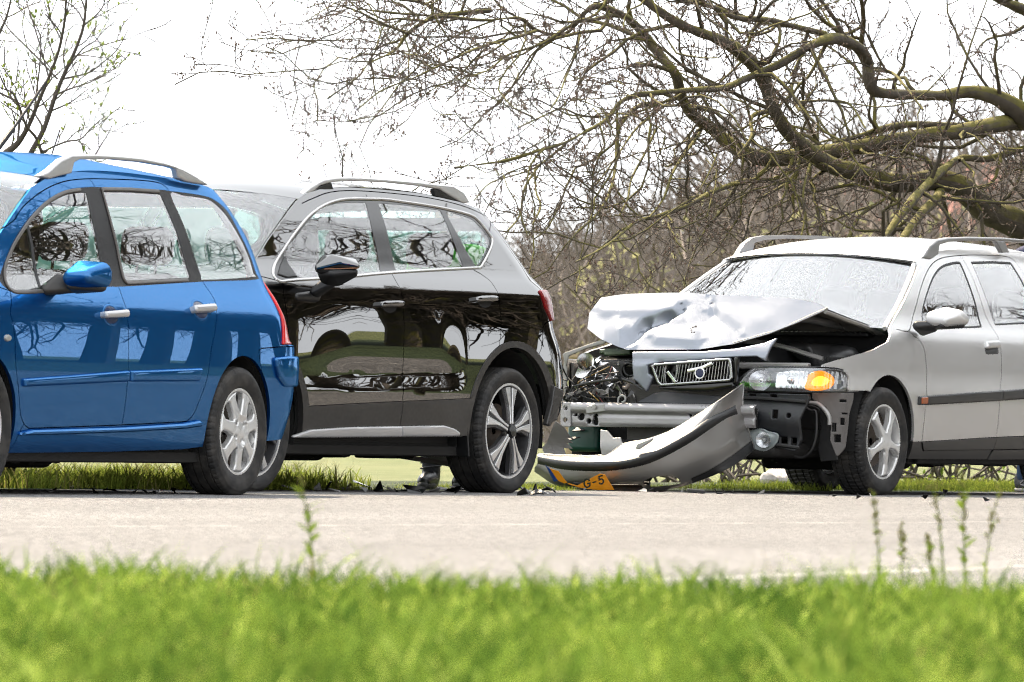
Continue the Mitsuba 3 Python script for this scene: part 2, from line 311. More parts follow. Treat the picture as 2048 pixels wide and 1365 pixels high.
def rim_blue(rr):
    holes = [rounded(polar([(.082, a), (.115, a - 11), (.165, a - 15.5), (.190, a - 12), (.196, a), (.190, a + 12), (.165, a + 15.5), (.115, a + 11)]), .009) for a in np.arange(7) * 360 / 7 + 12]
    plate = Point(0, 0).buffer(rr - .004, 48).difference(unary_union(holes)).difference(unary_union([Point(*polar([(.052, a)])[0]).buffer(.0105, 8) for a in (20, 110, 200, 290)]))
    return pillow(plate, plane_wheel(lambda r: .004 - .022 * np.clip(1 - r / .2, 0, 1)**1.5 + .012 * (r < .07)), .034, .010, .02, .008)
def rim_pairs(rr, n=5, a0=90):
    arms, under = [], []
    for k in range(n):
        a = a0 + k * 360 / n
        for s in (-1, 1):
            arms.append(Polygon(polar([(.040, a + s * 4), (.040, a + s * 26), (.085, a + s * 12), (.14, a + s * 10.5), (rr - .012, a + s * 15.5), (rr - .012, a + s * 3.4), (.12, a + s * 2.0)])).buffer(0))
            under.append(Polygon(polar([(.03, a), (.035, a + s * 32), (.09, a + s * 19), (.15, a + s * 16), (rr - .006, a + s * 21), (rr - .006, a)])).buffer(0))
    return unary_union(arms), unary_union(under)
def rim_five(rr, a0):
    sp = [Polygon(polar([(.03, a - 40), (.075, a - 21), (.13, a - 8.5), (rr - .02, a - 9.5), (rr, a - 13), (rr, a + 13), (rr - .02, a + 9.5), (.13, a + 8.5), (.075, a + 21), (.03, a + 40)]) ) for a in a0 + np.arange(5) * 72]
    return unary_union(sp + [Point(0, 0).buffer(.06, 24)]).buffer(.01).buffer(-.01)
def wheel(car, x, y, style, R, rim, width, steer=0, spin=0, chevron=0, cache={}):
    """a wheel whose outer face lies at |y|; the rim faces outwards"""
    key = uniq(f'{car.key}__wheel'); USED.add(key)
    side = 1 if y > 0 else -1
    L = trs(x, y - side * width / 2, R - .008) @ rot([0, 0, 1], steer) @ (rot([0, 0, 1], 180) if side > 0 else np.eye(4)) @ rot([0, 1, 0], spin)
    if style not in cache:
        w = width / 2; P = []
        P.append(('tyre', tyre(R, rim, width, 58, .006, chevron), 'rubber'))
        barrel = revolve([(-w * .80, rim + .006), (-w * .88, rim + .004), (-w * .88, rim - .006), (-w * .80, rim - .013), (-w * .2, rim - .03), (w * .7, rim - .02), (w * .85, rim + .004)], 72)
        if style == 'blue':
            r = rim_blue(rim - .008); r.vertices[:, 1] += -w * .74 + .012; P.append(('rim', cat(r, barrel), 'alloy'))
        elif style == 'ateca':
            arms, under = rim_pairs(rim - .006)
            u = pillow(under.difference(Point(0, 0).buffer(.001)), plane_wheel(lambda r: .012 - .02 * np.clip(1 - r / .22, 0, 1)), .03, .005, .02, .008); u.vertices[:, 1] += -w * .72 + .01
            P.append(('rim', cat(u, revolve([(-w * .80, rim + .006), (-w * .86, rim + .003), (-w * .80, rim - .013), (-w * .2, rim - .03), (w * .7, rim - .02), (w * .85, rim + .004)], 72)), 'alloy_dark'))
            s = pillow(arms, plane_wheel(lambda r: .0 - .02 * np.clip(1 - r / .22, 0, 1)), .022, .003, .02, .007); s.vertices[:, 1] += -w * .72
            P.append(('spoke_face', cat(s, revolve([(-w * .80, rim + .006), (-w * .90, rim + .003), (-w * .90, rim - .008), (-w * .80, rim - .010)], 72)), 'alloy_cut'))
        else:
            s = pillow(rim_five(rim - .010, 90), plane_wheel(lambda r: .010 - .016 * np.clip(1 - r / .2, 0, 1)), .04, .012, .02, .009); s.vertices[:, 1] += -w * .72
            P.append(('rim', cat(s, barrel), 'alloy'))
        P.append(('brake_disc', cat(revolve([(-.012, .02), (-.02, .06), (-.02, .145), (.0, .145), (.0, .06)], 40), rbox(.10, .07, .12, .015, (.12, 0, .02))), 'brake'))
        hubz = -w * .72 - .05 if style == 'ateca' else -w * .72 - .018 if style == 'blue' else -w * .72 - .034
        P.append(('hub_cap', revolve([(hubz + .03, .036), (hubz + .008, .036), (hubz, .030), (hubz - .001, .0005)], 32), 'gloss_black' if style != 'blue' else 'alloy'))
        nuts = [trimesh.creation.cylinder(.0095, .016, sections=6, transform=trs(*polar([(.054, a)])[0], 0)) for a in (20, 110, 200, 290)] if style == 'blue' else [trimesh.creation.cylinder(.0095, .02, sections=6, transform=trs(*polar([(.056, a)])[0], 0)) for a in np.arange(5) * 72 + 54]
        nuts = cat(*nuts); nuts.apply_transform(rot([1, 0, 0], 90)); nuts.vertices[:, 1] += hubz + .028
        P += [('wheel_nut', g, 'steel_dark') for g in nuts.split(only_watertight=False)]
        cache[style] = [(n, mikit.ply(m, b, smooth=38)) for n, m, b in P]
    for n, d in cache[style]:
        scene[uniq(f'{key}__{n}')] = {**d, 'to_world': T(car.m @ L)}
    return key
def well(car, x, R, depth=.34, y=.80, both=True):
    """dark liner of a wheel arch"""
    th = np.linspace(-.15, np.pi + .15, 24); P = []
    for yy in (-y, -y + depth): P.append(np.stack([x + R * np.cos(th), th * 0 + yy, .31 + R * np.sin(th)], -1))
    v = np.vstack(P + [np.array([[x, -y + depth, .31]])]); n = len(th); i = np.arange(n - 1)
    f = np.vstack([np.stack([i, i + 1, i + n], 1), np.stack([i + 1, i + n + 1, i + n], 1), np.stack([i + n, i + n + 1, i * 0 + 2 * n], 1)])
    car.add('wheel_well', (v, f), 'shell_dark', both=both, smooth=False)
def seats(car, xs, zf, w=.46):
    def seat(x, y, wd):
        c = cat(rbox(.50, wd, .16, .05, (x - .1, y, zf + .08)), rbox(.16, wd, .62, .06, (x + .24, y, zf + .40), rot([0, 1, 0], 16)))
        return c, cat(rbox(.10, wd * .55 if wd < .6 else .26, .19, .05, (x + .37, y, zf + .84), rot([0, 1, 0], 10)), tube([(x + .35, y - .05, zf + .66), (x + .37, y - .05, zf + .8)], .008, 6), tube([(x + .35, y + .05, zf + .66), (x + .37, y + .05, zf + .8)], .008, 6))
    for y in (-.37, .37):
        c, hd = seat(xs[0], y, w); k = car.add('seat', c, 'seat_cloth'); car.add('headrest', hd, 'seat_cloth', parent=k)
    c, _ = seat(xs[1], 0, 1.28); k = car.add('rear_bench', c, 'seat_cloth')
    for y in (-.42, .42):
        _, hd = seat(xs[1], y, .5); car.add('headrest', hd, 'seat_cloth', parent=k)
    sw = tube(spline([(0, .185 * math.cos(a), .185 * math.sin(a)) for a in np.arange(12) * math.pi / 6], 3, True), .014, 8)
    sw = cat(sw, rbox(.03, .34, .05, .012), rbox(.05, .12, .10, .02)); sw.apply_transform(rot([0, 1, 0], -24)); sw.apply_translation((xs[0] - .42, -.37, zf + .42))
    car.add('steering_wheel', sw, 'cabin')
    car.add('dashboard', rbox(.42, 1.36, .26, .08, (xs[0] - .72, 0, zf + .34)), 'cabin')
# ---------------------------------------------------------------- the blue estate car
def circ(x, z, rx, rz=None): return Polygon([(x + rx * math.cos(a), z + (rz or rx) * math.sin(a)) for a in np.linspace(0, 2 * np.pi, 80, endpoint=False)])
def cuts(lines, w=.0026): return unary_union([LineString(spline(l, 5) if len(l) > 2 else l).buffer(w, cap_style=2, join_style=2) for l in lines])
def pieces(poly, lines, names, w=.0026):
    """the flank cut along lines; names: {name: reference point}; what no point claims is returned as a list"""
    g = poly.difference(cuts(lines, w)); gs = [p for p in getattr(g, 'geoms', [g]) if p.area > .0015]; out, rest = {}, []
    for p in gs:
        hit = [n for n, xy in names.items() if p.buffer(.004).contains(Point(xy))]
        if hit: out[hit[0]] = p
        else: rest.append(p)
    return out, rest
def rows(lines, d=.004, step=.012):
    """points on both sides of a crease"""
    out = []
    for l in lines:
        p = LineString(spline(l, 6) if len(l) > 2 else l); k = np.linspace(0, p.length, int(p.length / step)); a = np.array([p.interpolate(t).coords[0] for t in k])
        out += [a + [0, d], a - [0, d]]
    return np.vstack(out)
def smoothpoly(pts, n=4): return Polygon(spline(pts, n, True)).buffer(0)
def shell(car, outline, holes, wells):
    """dark inner skin behind the panels"""
    p = outline.buffer(-.012).difference(unary_union(holes).buffer(.012))
    for g in getattr(p, 'geoms', [p]):
        if g.area > .01: car.add('inner_skin', car.panel(g, off=-.022, h=.08, hb=.05, lip=.03), 'shell_dark', both=True)
B = Car('estate_car', 24.2, (-3.199, 41.58, 0), BLUE, label='blue estate car with grey roof rails, standing first in the row of three crashed cars', cat='car')
b = BLUE
roofe = [[1.074,1.485],[1.255,1.51],[1.35,1.523],[1.609,1.538],[1.944,1.54],[2.275,1.532],[2.612,1.52],[2.81,1.505],[2.94,1.487]]
apil = [[0.023,0.983],[0.195,1.096],[0.409,1.207],[0.541,1.275],[0.728,1.366],[0.881,1.434],[1.074,1.485]]
tailq = [[z, float(b.xr(z)) - .32 + .30] for z in (.28, .5, .75, .9, 1.05, 1.2, 1.35, 1.48)]
out = Polygon([(-1.14, .24), (-0.4,0.2), (0.3,0.192), (1.346,0.203), (2.146,0.219), (2.4, .235), (3.02, .262), *[(q, z) for z, q in tailq], *roofe[::-1], *apil[::-1][1:], (-0.356,0.926), (-0.53,0.853), (-0.774,0.73), (-1.14, .66)]).buffer(0)
arch, farch = circ(2.728, .305, .368, .372), circ(0, .31, .352, .35)
out = out.difference(arch).difference(farch).difference(sbox(2.37, 0, 3.08, .31)).difference(sbox(-.34, 0, .34, .3))
dlo = smoothpoly([[0.319,0.939],[0.259,0.984],[0.345,1.053],[0.426,1.11],[0.545,1.188],[0.727,1.281],[0.946,1.364],[1.166,1.421],[1.312,1.443],[1.478,1.455],[1.603,1.459],[1.942,1.466],[2.286,1.468],[2.369,1.465],[2.543,1.462],[2.767,1.453],[2.878,1.435],[2.988,1.381],[3.04,1.274],[3.087,1.173],[3.098,1.083],[3.063,1.053],[2.417,1.029],[1.512,0.986],[1.353,0.982],[0.839,0.954],[0.44,0.932]], 3)
g1 = smoothpoly([[0.343,0.952],[0.325,0.982],[0.373,1.043],[0.449,1.098],[0.56,1.169],[0.738,1.26],[0.951,1.344],[1.158,1.399],[1.302,1.42],[1.428,1.427],[1.436,1.411],[1.402,1.299],[1.382,1.168],[1.335,1.022],[1.327,1.001],[1.302,0.996],[0.854,0.97],[0.469,0.95]], 3)
g2 = Polygon([[1.622,1.437],[1.93,1.445],[2.262,1.445],[2.298,1.265],[2.303,1.047],[1.558,1.016],[1.589,1.158],[1.602,1.305]]).buffer(-.012).buffer(.012)
g3 = smoothpoly([[2.382,1.452],[2.537,1.449],[2.761,1.442],[2.859,1.424],[2.954,1.364],[3.023,1.268],[3.069,1.169],[3.073,1.086],[3.047,1.067],[2.45,1.04],[2.436,1.061],[2.409,1.298]], 3)
qbar = LineString([(0.716,1.26),(0.711,1.24),(0.705,1.165),(0.666,1.05),(0.635,0.951)]).buffer(.016)
lines = [[[0.597,1.276],[0.706,1.332],[0.873,1.39],[1.072,1.443],[1.278,1.478],[1.524,1.496],[1.811,1.503],[2.068,1.507],[2.26,1.504],[2.342,1.49],[2.382,1.455]], [[0.03,0.997],[0.252,1.16],[0.597,1.276]],
         [[1.532,1.5],[1.552,1.445],[1.517,1.244],[1.463,1.001],[1.449,0.951],[1.44,0.894],[1.439,0.829],[1.444,0.686],[1.444,0.543],[1.44,0.399],[1.434,0.325]],
         [[0.314,0.94],[0.292,0.9],[0.253,0.84],[0.274,0.793],[0.295,0.7],[0.307,0.598],[0.345,0.494],[0.392,0.375],[0.443,0.327],[0.493,0.308]],
         [[2.425,1.033],[2.461,0.973],[2.464,0.928],[2.42,0.854],[2.389,0.78],[2.35,0.699],[2.316,0.568],[2.262,0.479],[2.199,0.391],[2.141,0.358],[2.101,0.352]],
         [[0.493,0.308],[0.959,0.319],[1.434,0.331],[2.101,0.352]], [[3.7,0.738],[3.244,0.729],[3.07,0.722],[2.922,0.712],[2.909,0.678],[2.95,0.6]], [[-0.196,1.024],[0.332,0.938]], [[0.4,0.308],[0.493,0.308]]]
lines[-1] = [[.36,.18],[.405,.28],[.44,.33]]
body = out.difference(dlo)
got, rest = pieces(body, lines, dict(front_door=(.9, .7), rear_door=(1.8, .7), rear_quarter=(2.6, .85), rear_bumper=(3.2, .5), front_fender=(.1, .8), sill=(1.4, .26)))
for p in rest: got.setdefault('x', []); got['x'].append(p)
ex = rows([[[.3,.30],[2.2,.345]]], .012, .03)
key = {n: B.add(n, B.panel(p, extra=ex), 'paint_blue', both=True) for n, p in got.items() if n != 'x'}
for p in got.get('x', []): B.add('roof_side' if p.centroid.y > 1.1 else 'body_panel', B.panel(p), 'paint_blue', both=True)
shell(B, out, [dlo], None)
fd, rd, qp = key['front_door'], key['rear_door'], key['rear_quarter']
for nm, g, pr in (('window', g1.difference(qbar), fd), ('window', g2, rd), ('window', g3, qp)):
    for gg in getattr(g, 'geoms', [g]):
        B.add(nm, B.panel(gg.buffer(.003), off=-.005, h=.05, hb=.03, lip=.002), 'glass', both=True, parent=pr)
frame = dlo.difference(unary_union([g1.difference(qbar.buffer(-.004)), g2, g3]))
for gg in getattr(frame, 'geoms', [frame]):
    if gg.area > 1e-4: B.add('window_frame', B.panel(gg, off=-.002, h=.03, hb=.012), 'trim_black', both=True)
pillars = unary_union([Polygon([(1.40,1.5),(1.62,1.5),(1.52,.95),(1.25,.95)]), Polygon([(2.25,1.5),(2.36,1.5),(2.40,.95),(2.26,.95)])])
band = unary_union([g1, g2]); band = band.buffer(.021).difference(band.buffer(.004)).difference(pillars).intersection(dlo.buffer(.006))
for gg in getattr(band, 'geoms', [band]):
    if gg.area > 2e-4: B.add('window_trim', B.strip(gg, .007, .004, 0, .02, .01), 'trim_taupe', both=True)
# mouldings, strips, bumper corner, lamps, handles
B.add('sill_moulding', B.strip(rounded([[.40,.276],[.405,.292],[.509,.305],[1.428,.324],[2.077,.347],[2.244,.362],[2.285,.352],[2.266,.330],[2.086,.318],[1.437,.297],[.668,.279]], .004), .028, .020, 0, .03, .012), 'paint_blue', both=True)
B.add('rub_strip', B.strip(rounded([[.378,.538],[1.434,.589],[1.439,.537],[.385,.500]], .008), .020, .014, 0, .03, .012), 'paint_blue', both=True, parent=fd)
B.add('rub_strip', B.strip(rounded([[1.458,.589],[2.234,.612],[2.200,.548],[1.462,.537]], .008), .020, .014, 0, .03, .012), 'paint_blue', both=True, parent=rd)
B.add('bumper_strip', B.strip(rounded([[3.08,.674],[3.25,.682],[3.5,.684],[3.5,.535],[3.22,.532],[3.125,.577],[3.09,.63]], .015), .022, .014, 0, .03, .012), 'paint_blue', both=True, parent=key['rear_bumper'])
k = B.add('tail_lamp', B.strip(rounded([[3.37,1.10],[3.285,1.03],[3.215,.929],[3.195,.84],[3.175,.738],[3.46,.742],[3.5,.85],[3.49,1.0],[3.44,1.08]], .01), .014, .008, 0, .025, .012), 'lamp_red', both=True)
for p, (q0, z0) in ((fd, (1.275, .851)), (rd, (2.262, .893))):
    B.add('handle_cup', B.strip(circ(q0 - .008, z0 - .004, .088, .053).difference(circ(q0 - .008, z0 - .004, .072, .040)), .004, .004, -.001, .02, .008), 'paint_blue', both=True, parent=p)
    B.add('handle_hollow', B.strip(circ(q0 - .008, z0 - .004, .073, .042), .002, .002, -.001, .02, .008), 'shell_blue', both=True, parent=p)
    B.add('handle', B.strip(rounded([(q0 - .122, z0 - .021), (q0 - .122, z0 + .008), (q0 + .122, z0 + .020), (q0 + .122, z0 - .012)], .012), .040, .014, 0, .02, .008), 'satin_silver', both=True, parent=p)
B.add('side_marker', B.strip(circ(.215, .722, .030, .016), .012, .008, 0, .02, .006), 'white_paint', both=True, parent=key['front_fender'])
for s in (1, -1):
    hs = hullpts([(.80, -.99, 1.0, .045), (.80, -1.105, 1.015, .04), (.80, -.99, 1.058, .045), (.80, -1.10, 1.052, .045), (.70, -.99, 1.02, .04), (.69, -1.08, 1.03, .04)])
    ft = cat(hullpts([(.70, -.86, .965, .028), (.78, -.86, .97, .03), (.74, -.90, 1.02, .02), (.80, -.99, .985, .03)]), hullpts([(.80, -.97, .972, .024), (.80, -1.10, .982, .024), (.71, -.98, .985, .02)]))
    hs.apply_translation((-.04, .03, -.01)); ft.apply_translation((-.04, .03, -.01))
    if s > 0: k = B.add('door_mirror', hs, 'paint_blue', both=True, smooth=60); B.add('mirror_foot', ft, 'trim_taupe_dark', both=True, smooth=50, parent=k)
rail = rounded([[.984,1.49],[1.085,1.521],[1.209,1.576],[1.32,1.603],[1.48,1.611],[1.804,1.615],[2.051,1.613],[2.3,1.6],[2.502,1.577],[2.656,1.545],[2.80,1.505],[2.555,1.515],[2.457,1.530],[2.432,1.573],[2.351,1.581],[2.052,1.593],[1.724,1.595],[1.401,1.583],[1.341,1.565],[1.317,1.515],[1.244,1.505],[1.086,1.480]], .003)
m = pillow(rail, plane_xz(-.585), .036, .012, .02, .01); m.vertices[:, 1] += .06 * np.clip(.985 + 0 * m.vertices[:, 0], 0, 1) * 0
B.add('roof_rail', m, 'satin_silver', both=True, smooth=50)
L = edge(b, roofe); kx = np.interp(L[:, 0], [1.1, 1.5, 2.0, 2.9], [.045, .085, .092, .05])
roof = crossing(L, np.interp(L[:, 0], [1.1, 1.5], [-.05, 0]), kx); B.add('roof', roof, 'paint_blue')
L = edge(b, apil); L[:, 1] += .012
B.add('windscreen', crossing(L, np.linspace(-.16, -.05, len(L)), np.linspace(.02, .045, len(L))), 'glass')
L = edge(b, [[-1.1,.66],[-.75,.73],[-.4,.855],[-.1,.93],[.22,.985]]); L[:, 1] += .01
B.add('bonnet', crossing(L, np.linspace(-.05, -.16, len(L)), np.linspace(.02, .06, len(L))), 'paint_blue')
def tailend(car, z0, z1, n=24, top=None, q0=.30):
    """the rear face between the two flanks"""
    bd = car.body; zz = np.linspace(z0, z1, n); P = np.array([bd.S(bd.xr(z) - bd.Lr + q0 + np.linspace(0, 1.3, 30) , z) for z in zz])
    P[..., 1] = np.minimum(P[..., 1], 0); P[:, -1, 1] = 0
    P = np.concatenate([P, P[:, -2::-1] * [1, -1, 1]], 1); k, m = P.shape[:2]
    i, j = np.meshgrid(np.arange(k - 1), np.arange(m - 1), indexing='ij'); q = np.stack([i * m + j, i * m + j + 1, (i + 1) * m + j + 1, (i + 1) * m + j], -1).reshape(-1, 4)
    return P.reshape(-1, 3), np.vstack([q[:, :3], q[:, [0, 2, 3]]])
B.add('rear_bumper_cover', tailend(B, .28, .73), 'paint_blue', smooth=50)
tg = B.add('tailgate', tailend(B, .735, 1.02), 'paint_blue', smooth=50); B.add('window', tailend(B, 1.025, 1.40), 'glass', smooth=50, parent=tg); B.add('spoiler', tailend(B, 1.405, 1.49), 'paint_blue', smooth=50, parent=tg)
for x in (0, 2.708):
    for y in (-.858, .858): wheel(B, x, y, 'blue', .316, .207, .205, spin=17 * x + 30)
    well(B, x, .39)
def underside(car, x0, x1, z0=.17, z1=.30, w=.72, seed=1):
    rg = random.Random(seed); P = [rbox(x1 - x0, 2 * w, z1 - z0 - .03, .02, ((x0 + x1) / 2, 0, (z0 + z1) / 2 + .02))]
    for s in (-1, 1):
        P += [rbox(x1 - x0 - .9, .05, .07, .01, ((x0 + x1) / 2, s * (w - .02), z0 + .02)), rbox(x1 - x0 - 1.0, .02, .05, .005, ((x0 + x1) / 2, s * (w + .035), z0 + .015))]
    P += [tube(spline([(x0 + .4, .1, z0 + .01), (x0 + 1.2, .05, z0 - .01), (x0 + 2.2, .18, z0 + .01), (x1 - .3, .3, z0 + .02)], 6), .03, 10), rbox(.55, .26, .13, .05, (x1 - .85, .28, z0 + .01)), rbox(.5, .5, .12, .04, (x0 + .8, 0, z0 + .0))]
    for k in range(16): P.append(rbox(rg.uniform(.05, .25), rg.uniform(.05, .2), rg.uniform(.03, .08), .01, (rg.uniform(x0 + .5, x1 - .4), rg.uniform(-w, w), z0 + rg.uniform(-.01, .03))))
    car.add('underbody', cat(*P), 'underbody')
underside(B, -.5, 3.3, .165, .30)
seats(B, (1.35, 2.15), .36)
# ---------------------------------------------------------------- the black SUV
A = Car('suv', 29.2, (-2.073, 46.236, 0), ATECA, label='glossy black SUV with grey cladding, between the blue and the silver car', cat='car')
a = ATECA
roofe = [[0.779,1.513],[0.918,1.55],[1.083,1.576],[1.395,1.595],[1.769,1.597],[2.138,1.587],[2.493,1.556],[2.663,1.53],[2.8,1.5],[2.88,1.478]]
apil = [[-0.12,1.055],[0.035,1.136],[0.205,1.226],[0.314,1.288],[0.497,1.383],[0.65,1.457],[0.779,1.513]]
tailq = [[z, float(a.xr(z)) - .36 + .34] for z in (.62, .8, .95, 1.075, 1.10, 1.2, 1.3, 1.4, 1.47)]
low = [(-1.12, .26), (-.4, .24), (.2, .275), (1.45, .290), (2.10, .298), (2.25, .31)]
out = Polygon([*low, (3.05, .36), (3.2, .40), *[(q, z) for z, q in tailq], *roofe[::-1], *apil[::-1][1:], (-0.258,1.043), (-0.587,0.978), (-0.866,0.899), (-1.12, .80)]).buffer(0)
arch, farch = circ(2.662, .333, .462, .445), circ(0, .333, .455, .445)
ring2 = lambda x, s=1: circ(x + .012 * s, .333, .525, .480)
out = out.difference(arch).difference(farch).difference(sbox(2.2, 0, 3.12, .333)).difference(sbox(-.44, 0, .44, .333))
dlo = smoothpoly([[0.226,1.068],[0.201,1.12],[0.358,1.209],[0.584,1.33],[0.796,1.427],[0.996,1.49],[1.178,1.525],[1.336,1.539],[1.523,1.544],[1.715,1.547],[1.898,1.54],[2.174,1.528],[2.412,1.511],[2.575,1.492],[2.648,1.466],[2.71,1.395],[2.73,1.355],[2.673,1.3],[2.526,1.216],[2.467,1.191],[2.402,1.188],[1.45,1.141],[0.987,1.11],[0.4,1.078]], 3)
chrome = dlo.difference(dlo.buffer(-.016))
g0 = Polygon([[0.245,1.109],[0.423,1.208],[0.424,1.1],[0.321,1.095]])
g1 = smoothpoly([[0.423,1.217],[0.631,1.324],[0.816,1.41],[0.991,1.47],[1.166,1.501],[1.321,1.511],[1.454,1.514],[1.475,1.504],[1.427,1.382],[1.395,1.244],[1.346,1.15],[1.318,1.142],[0.992,1.125],[0.459,1.103]], 3)
g2 = Polygon([[1.611,1.518],[1.884,1.516],[2.269,1.499],[2.274,1.35],[2.288,1.2],[1.52,1.16],[1.556,1.275]]).buffer(-.01).buffer(.01)
g3 = smoothpoly([[2.325,1.49],[2.436,1.484],[2.562,1.466],[2.608,1.448],[2.676,1.385],[2.688,1.352],[2.633,1.303],[2.476,1.221],[2.426,1.213],[2.358,1.343]], 3)
creaseL = [[-0.913,0.899],[0.241,0.984],[0.742,1.012],[1.289,1.043],[1.859,1.066],[2.659,1.07],[3.4,1.075]]
lines = [[[1.518,1.559],[1.519,1.4],[1.465,1.2],[1.452,1.149],[1.441,1.099],[1.45,1.053],[1.46,0.953],[1.464,0.874],[1.47,0.7],[1.471,0.615],[1.44,0.543],[1.431,0.472],[1.436,0.347],[1.458,0.28]],
         [[2.387,1.186],[2.45,1.165],[2.499,1.132],[2.51,1.086],[2.512,1.03],[2.519,0.94],[2.51,0.848],[2.475,0.74]],
         [[0.254,1.075],[0.252,1],[0.273,0.883],[0.293,0.721],[0.335,0.5],[0.352,0.35],[0.354,0.27]],
         [[2.72,1.4],[2.8,1.45],[2.93,1.49]], [[-0.11,1.12],[0.254,1.075]], [[3.7,0.925],[3.06,0.925],[2.99,0.8],[2.94,0.74]], [[0.798,1.49],[0.928,1.519],[1.161,1.561],[1.494,1.577],[2.111,1.567],[2.513,1.535],[2.75,1.49],[2.9,1.47]]]
clad = Polygon([(-1.2, .42), (.305, .431), (.897, .457), (1.431, .476), (2.232, .501), (2.232, .2), (-1.2, .2)])
rings = unary_union([ring2(2.662), ring2(0, -1)]).difference(sbox(-2, 0, 5, .30)); rings = rings.difference(clad)
claddings = out.intersection(clad.union(rings))
silverp = rounded([[.345,.280],[.366,.290],[.526,.321],[.892,.338],[1.436,.348],[1.89,.356],[2.012,.340],[2.072,.322],[2.075,.302],[1.455,.295]], .004)
body = out.difference(dlo).difference(claddings.buffer(.003))
got, rest = pieces(body, lines, dict(front_door=(.9, .8), rear_door=(1.9, .8), rear_quarter=(2.75, 1.0), rear_bumper=(3.15, .75), front_fender=(-.3, .85), roof_side=(1.8, 1.558)))
up = [[.40,.548],[.565,.562],[.96,.594],[1.47,.616],[1.966,.640],[2.02,.63],[2.15,.585]]; lo = [[.33,.502],[.887,.520],[1.431,.540],[2.14,.575]]
ex = np.vstack([rows([creaseL], .004), rows([creaseL], .013), rows([up], .006), rows([up], .02, .02), rows([lo], .006)])
key = {n: A.add(n, A.panel(p, extra=ex, h=.03), 'paint_black', both=True) for n, p in got.items()}
for p in rest: A.add('pillar_panel', A.panel(p, h=.03), 'paint_black', both=True)
for gg in getattr(claddings.difference(cuts([lines[0], lines[2]], .0026)), 'geoms', []):
    if gg.area > .002: A.add('cladding', A.panel(gg, off=.006, lip=.03), 'cladding', both=True)
sv = silverp.difference(cuts([lines[0]], .0022))
for gg in sv.geoms: A.add('sill_trim', A.strip(gg, .020, .010, .004, .03, .012), 'satin_silver', both=True)
shell(A, out, [dlo], None)
fd, rd, qp = key['front_door'], key['rear_door'], key['rear_quarter']
for nm, g, pr in (('window', g1, fd), ('window', g2, rd), ('window', g3, qp)):
    A.add(nm, A.panel(g.buffer(.003), off=-.004, h=.05, hb=.03, lip=.002), 'glass', both=True, parent=pr)
frame = dlo.buffer(-.018).difference(unary_union([g1, g2, g3]))
for gg in getattr(frame, 'geoms', [frame]):
    if gg.area > 1e-4: A.add('window_frame', A.panel(gg, off=-.001, h=.03, hb=.012), 'gloss_black', both=True)
A.add('window_trim', A.strip(chrome, .008, .006, 0, .02, .01), 'chrome_satin', both=True)
A.add('mirror_base', A.strip(g0, .008, .005, 0, .02, .01), 'plastic_dark', both=True, parent=fd)
A.add('tail_lamp', A.strip(rounded([[2.985,1.088],[3.10,1.092],[3.45,1.090],[3.42,.93],[3.10,.928],[3.03,.99]], .008), .014, .008, 0, .025, .01), 'lamp_red_deep', both=True)
for p, (q0, z0) in ((fd, (1.302, .983)), (rd, (2.335, 1.030))):
    A.add('handle_hollow', A.strip(circ(q0 + .01, z0 - .014, .075, .032), .002, .002, 0, .02, .008), 'shell_dark', both=True, parent=p)
    A.add('handle', A.strip(rounded([(q0 - .120, z0 - .019), (q0 - .118, z0 + .006), (q0 - .05, z0 + .014), (q0 + .08, z0 + .018), (q0 + .118, z0 + .016), (q0 + .116, z0 - .010)], .008), .036, .014, 0, .02, .008), 'paint_black', both=True, parent=p)
hs = hullpts([(.52, -.985, 1.175, .028), (.52, -.985, 1.135, .030), (.46, -1.0, 1.195, .030), (.43, -1.06, 1.198, .030), (.43, -1.12, 1.185, .026), (.45, -1.195, 1.168, .014), (.52, -1.06, 1.19, .03), (.52, -1.13, 1.185, .025), (.41, -1.0, 1.155, .03)])
lw = hullpts([(.52, -.985, 1.125, .030), (.50, -1.15, 1.125, .016), (.46, -.99, 1.128, .030), (.42, -1.07, 1.128, .028), (.46, -1.178, 1.140, .014), (.50, -1.06, 1.092, .026), (.50, -.985, 1.085, .026)])
ft = cat(hullpts([(.50, -.985, 1.085, .028), (.50, -1.03, 1.085, .022), (.48, -.93, 1.035, .026), (.52, -.90, 1.02, .03)]), hullpts([(.52, -.905, 1.01, .032), (.36, -.89, 1.005, .02), (.56, -.885, 1.01, .022)]))
tl = tube(spline([(.412, -.985, 1.146), (.394, -1.03, 1.149), (.396, -1.10, 1.152), (.424, -1.17, 1.155), (.449, -1.203, 1.158)], 5), .0032, 8)
for m in (hs, lw, ft, tl): m.apply_translation((.02, .0, -.005))
k = A.add('door_mirror', hs, 'paint_black', both=True, smooth=50); A.add('mirror_lower', lw, 'plastic_dark', both=True, smooth=50, parent=k); A.add('mirror_foot', ft, 'plastic_dark', both=True, smooth=40, parent=k); A.add('indicator_strip', tl, 'lamp_orange_dim', both=True, parent=k)
rail = rounded([[.855,1.533],[.958,1.583],[1.083,1.624],[1.227,1.64],[1.373,1.646],[1.741,1.646],[2.115,1.641],[2.456,1.635],[2.572,1.603],[2.640,1.55],[2.56,1.545],[2.305,1.612],[2.116,1.622],[1.742,1.630],[1.374,1.625],[1.174,1.613],[1.048,1.590],[.977,1.556]], .003)
A.add('roof_rail', pillow(rail, plane_xz(-.60), .030, .010, .02, .01), 'rail_bright', both=True, smooth=50)
for g in ([[.99,1.556],[1.048,1.586],[1.174,1.611],[1.20,1.575]], [[2.56,1.543],[2.305,1.610],[2.25,1.613],[2.27,1.575]]):
    A.add('rail_foot', pillow(rounded(g, .003), plane_xz(-.598), .024, .006, .02, .01), 'plastic_dark', both=True)
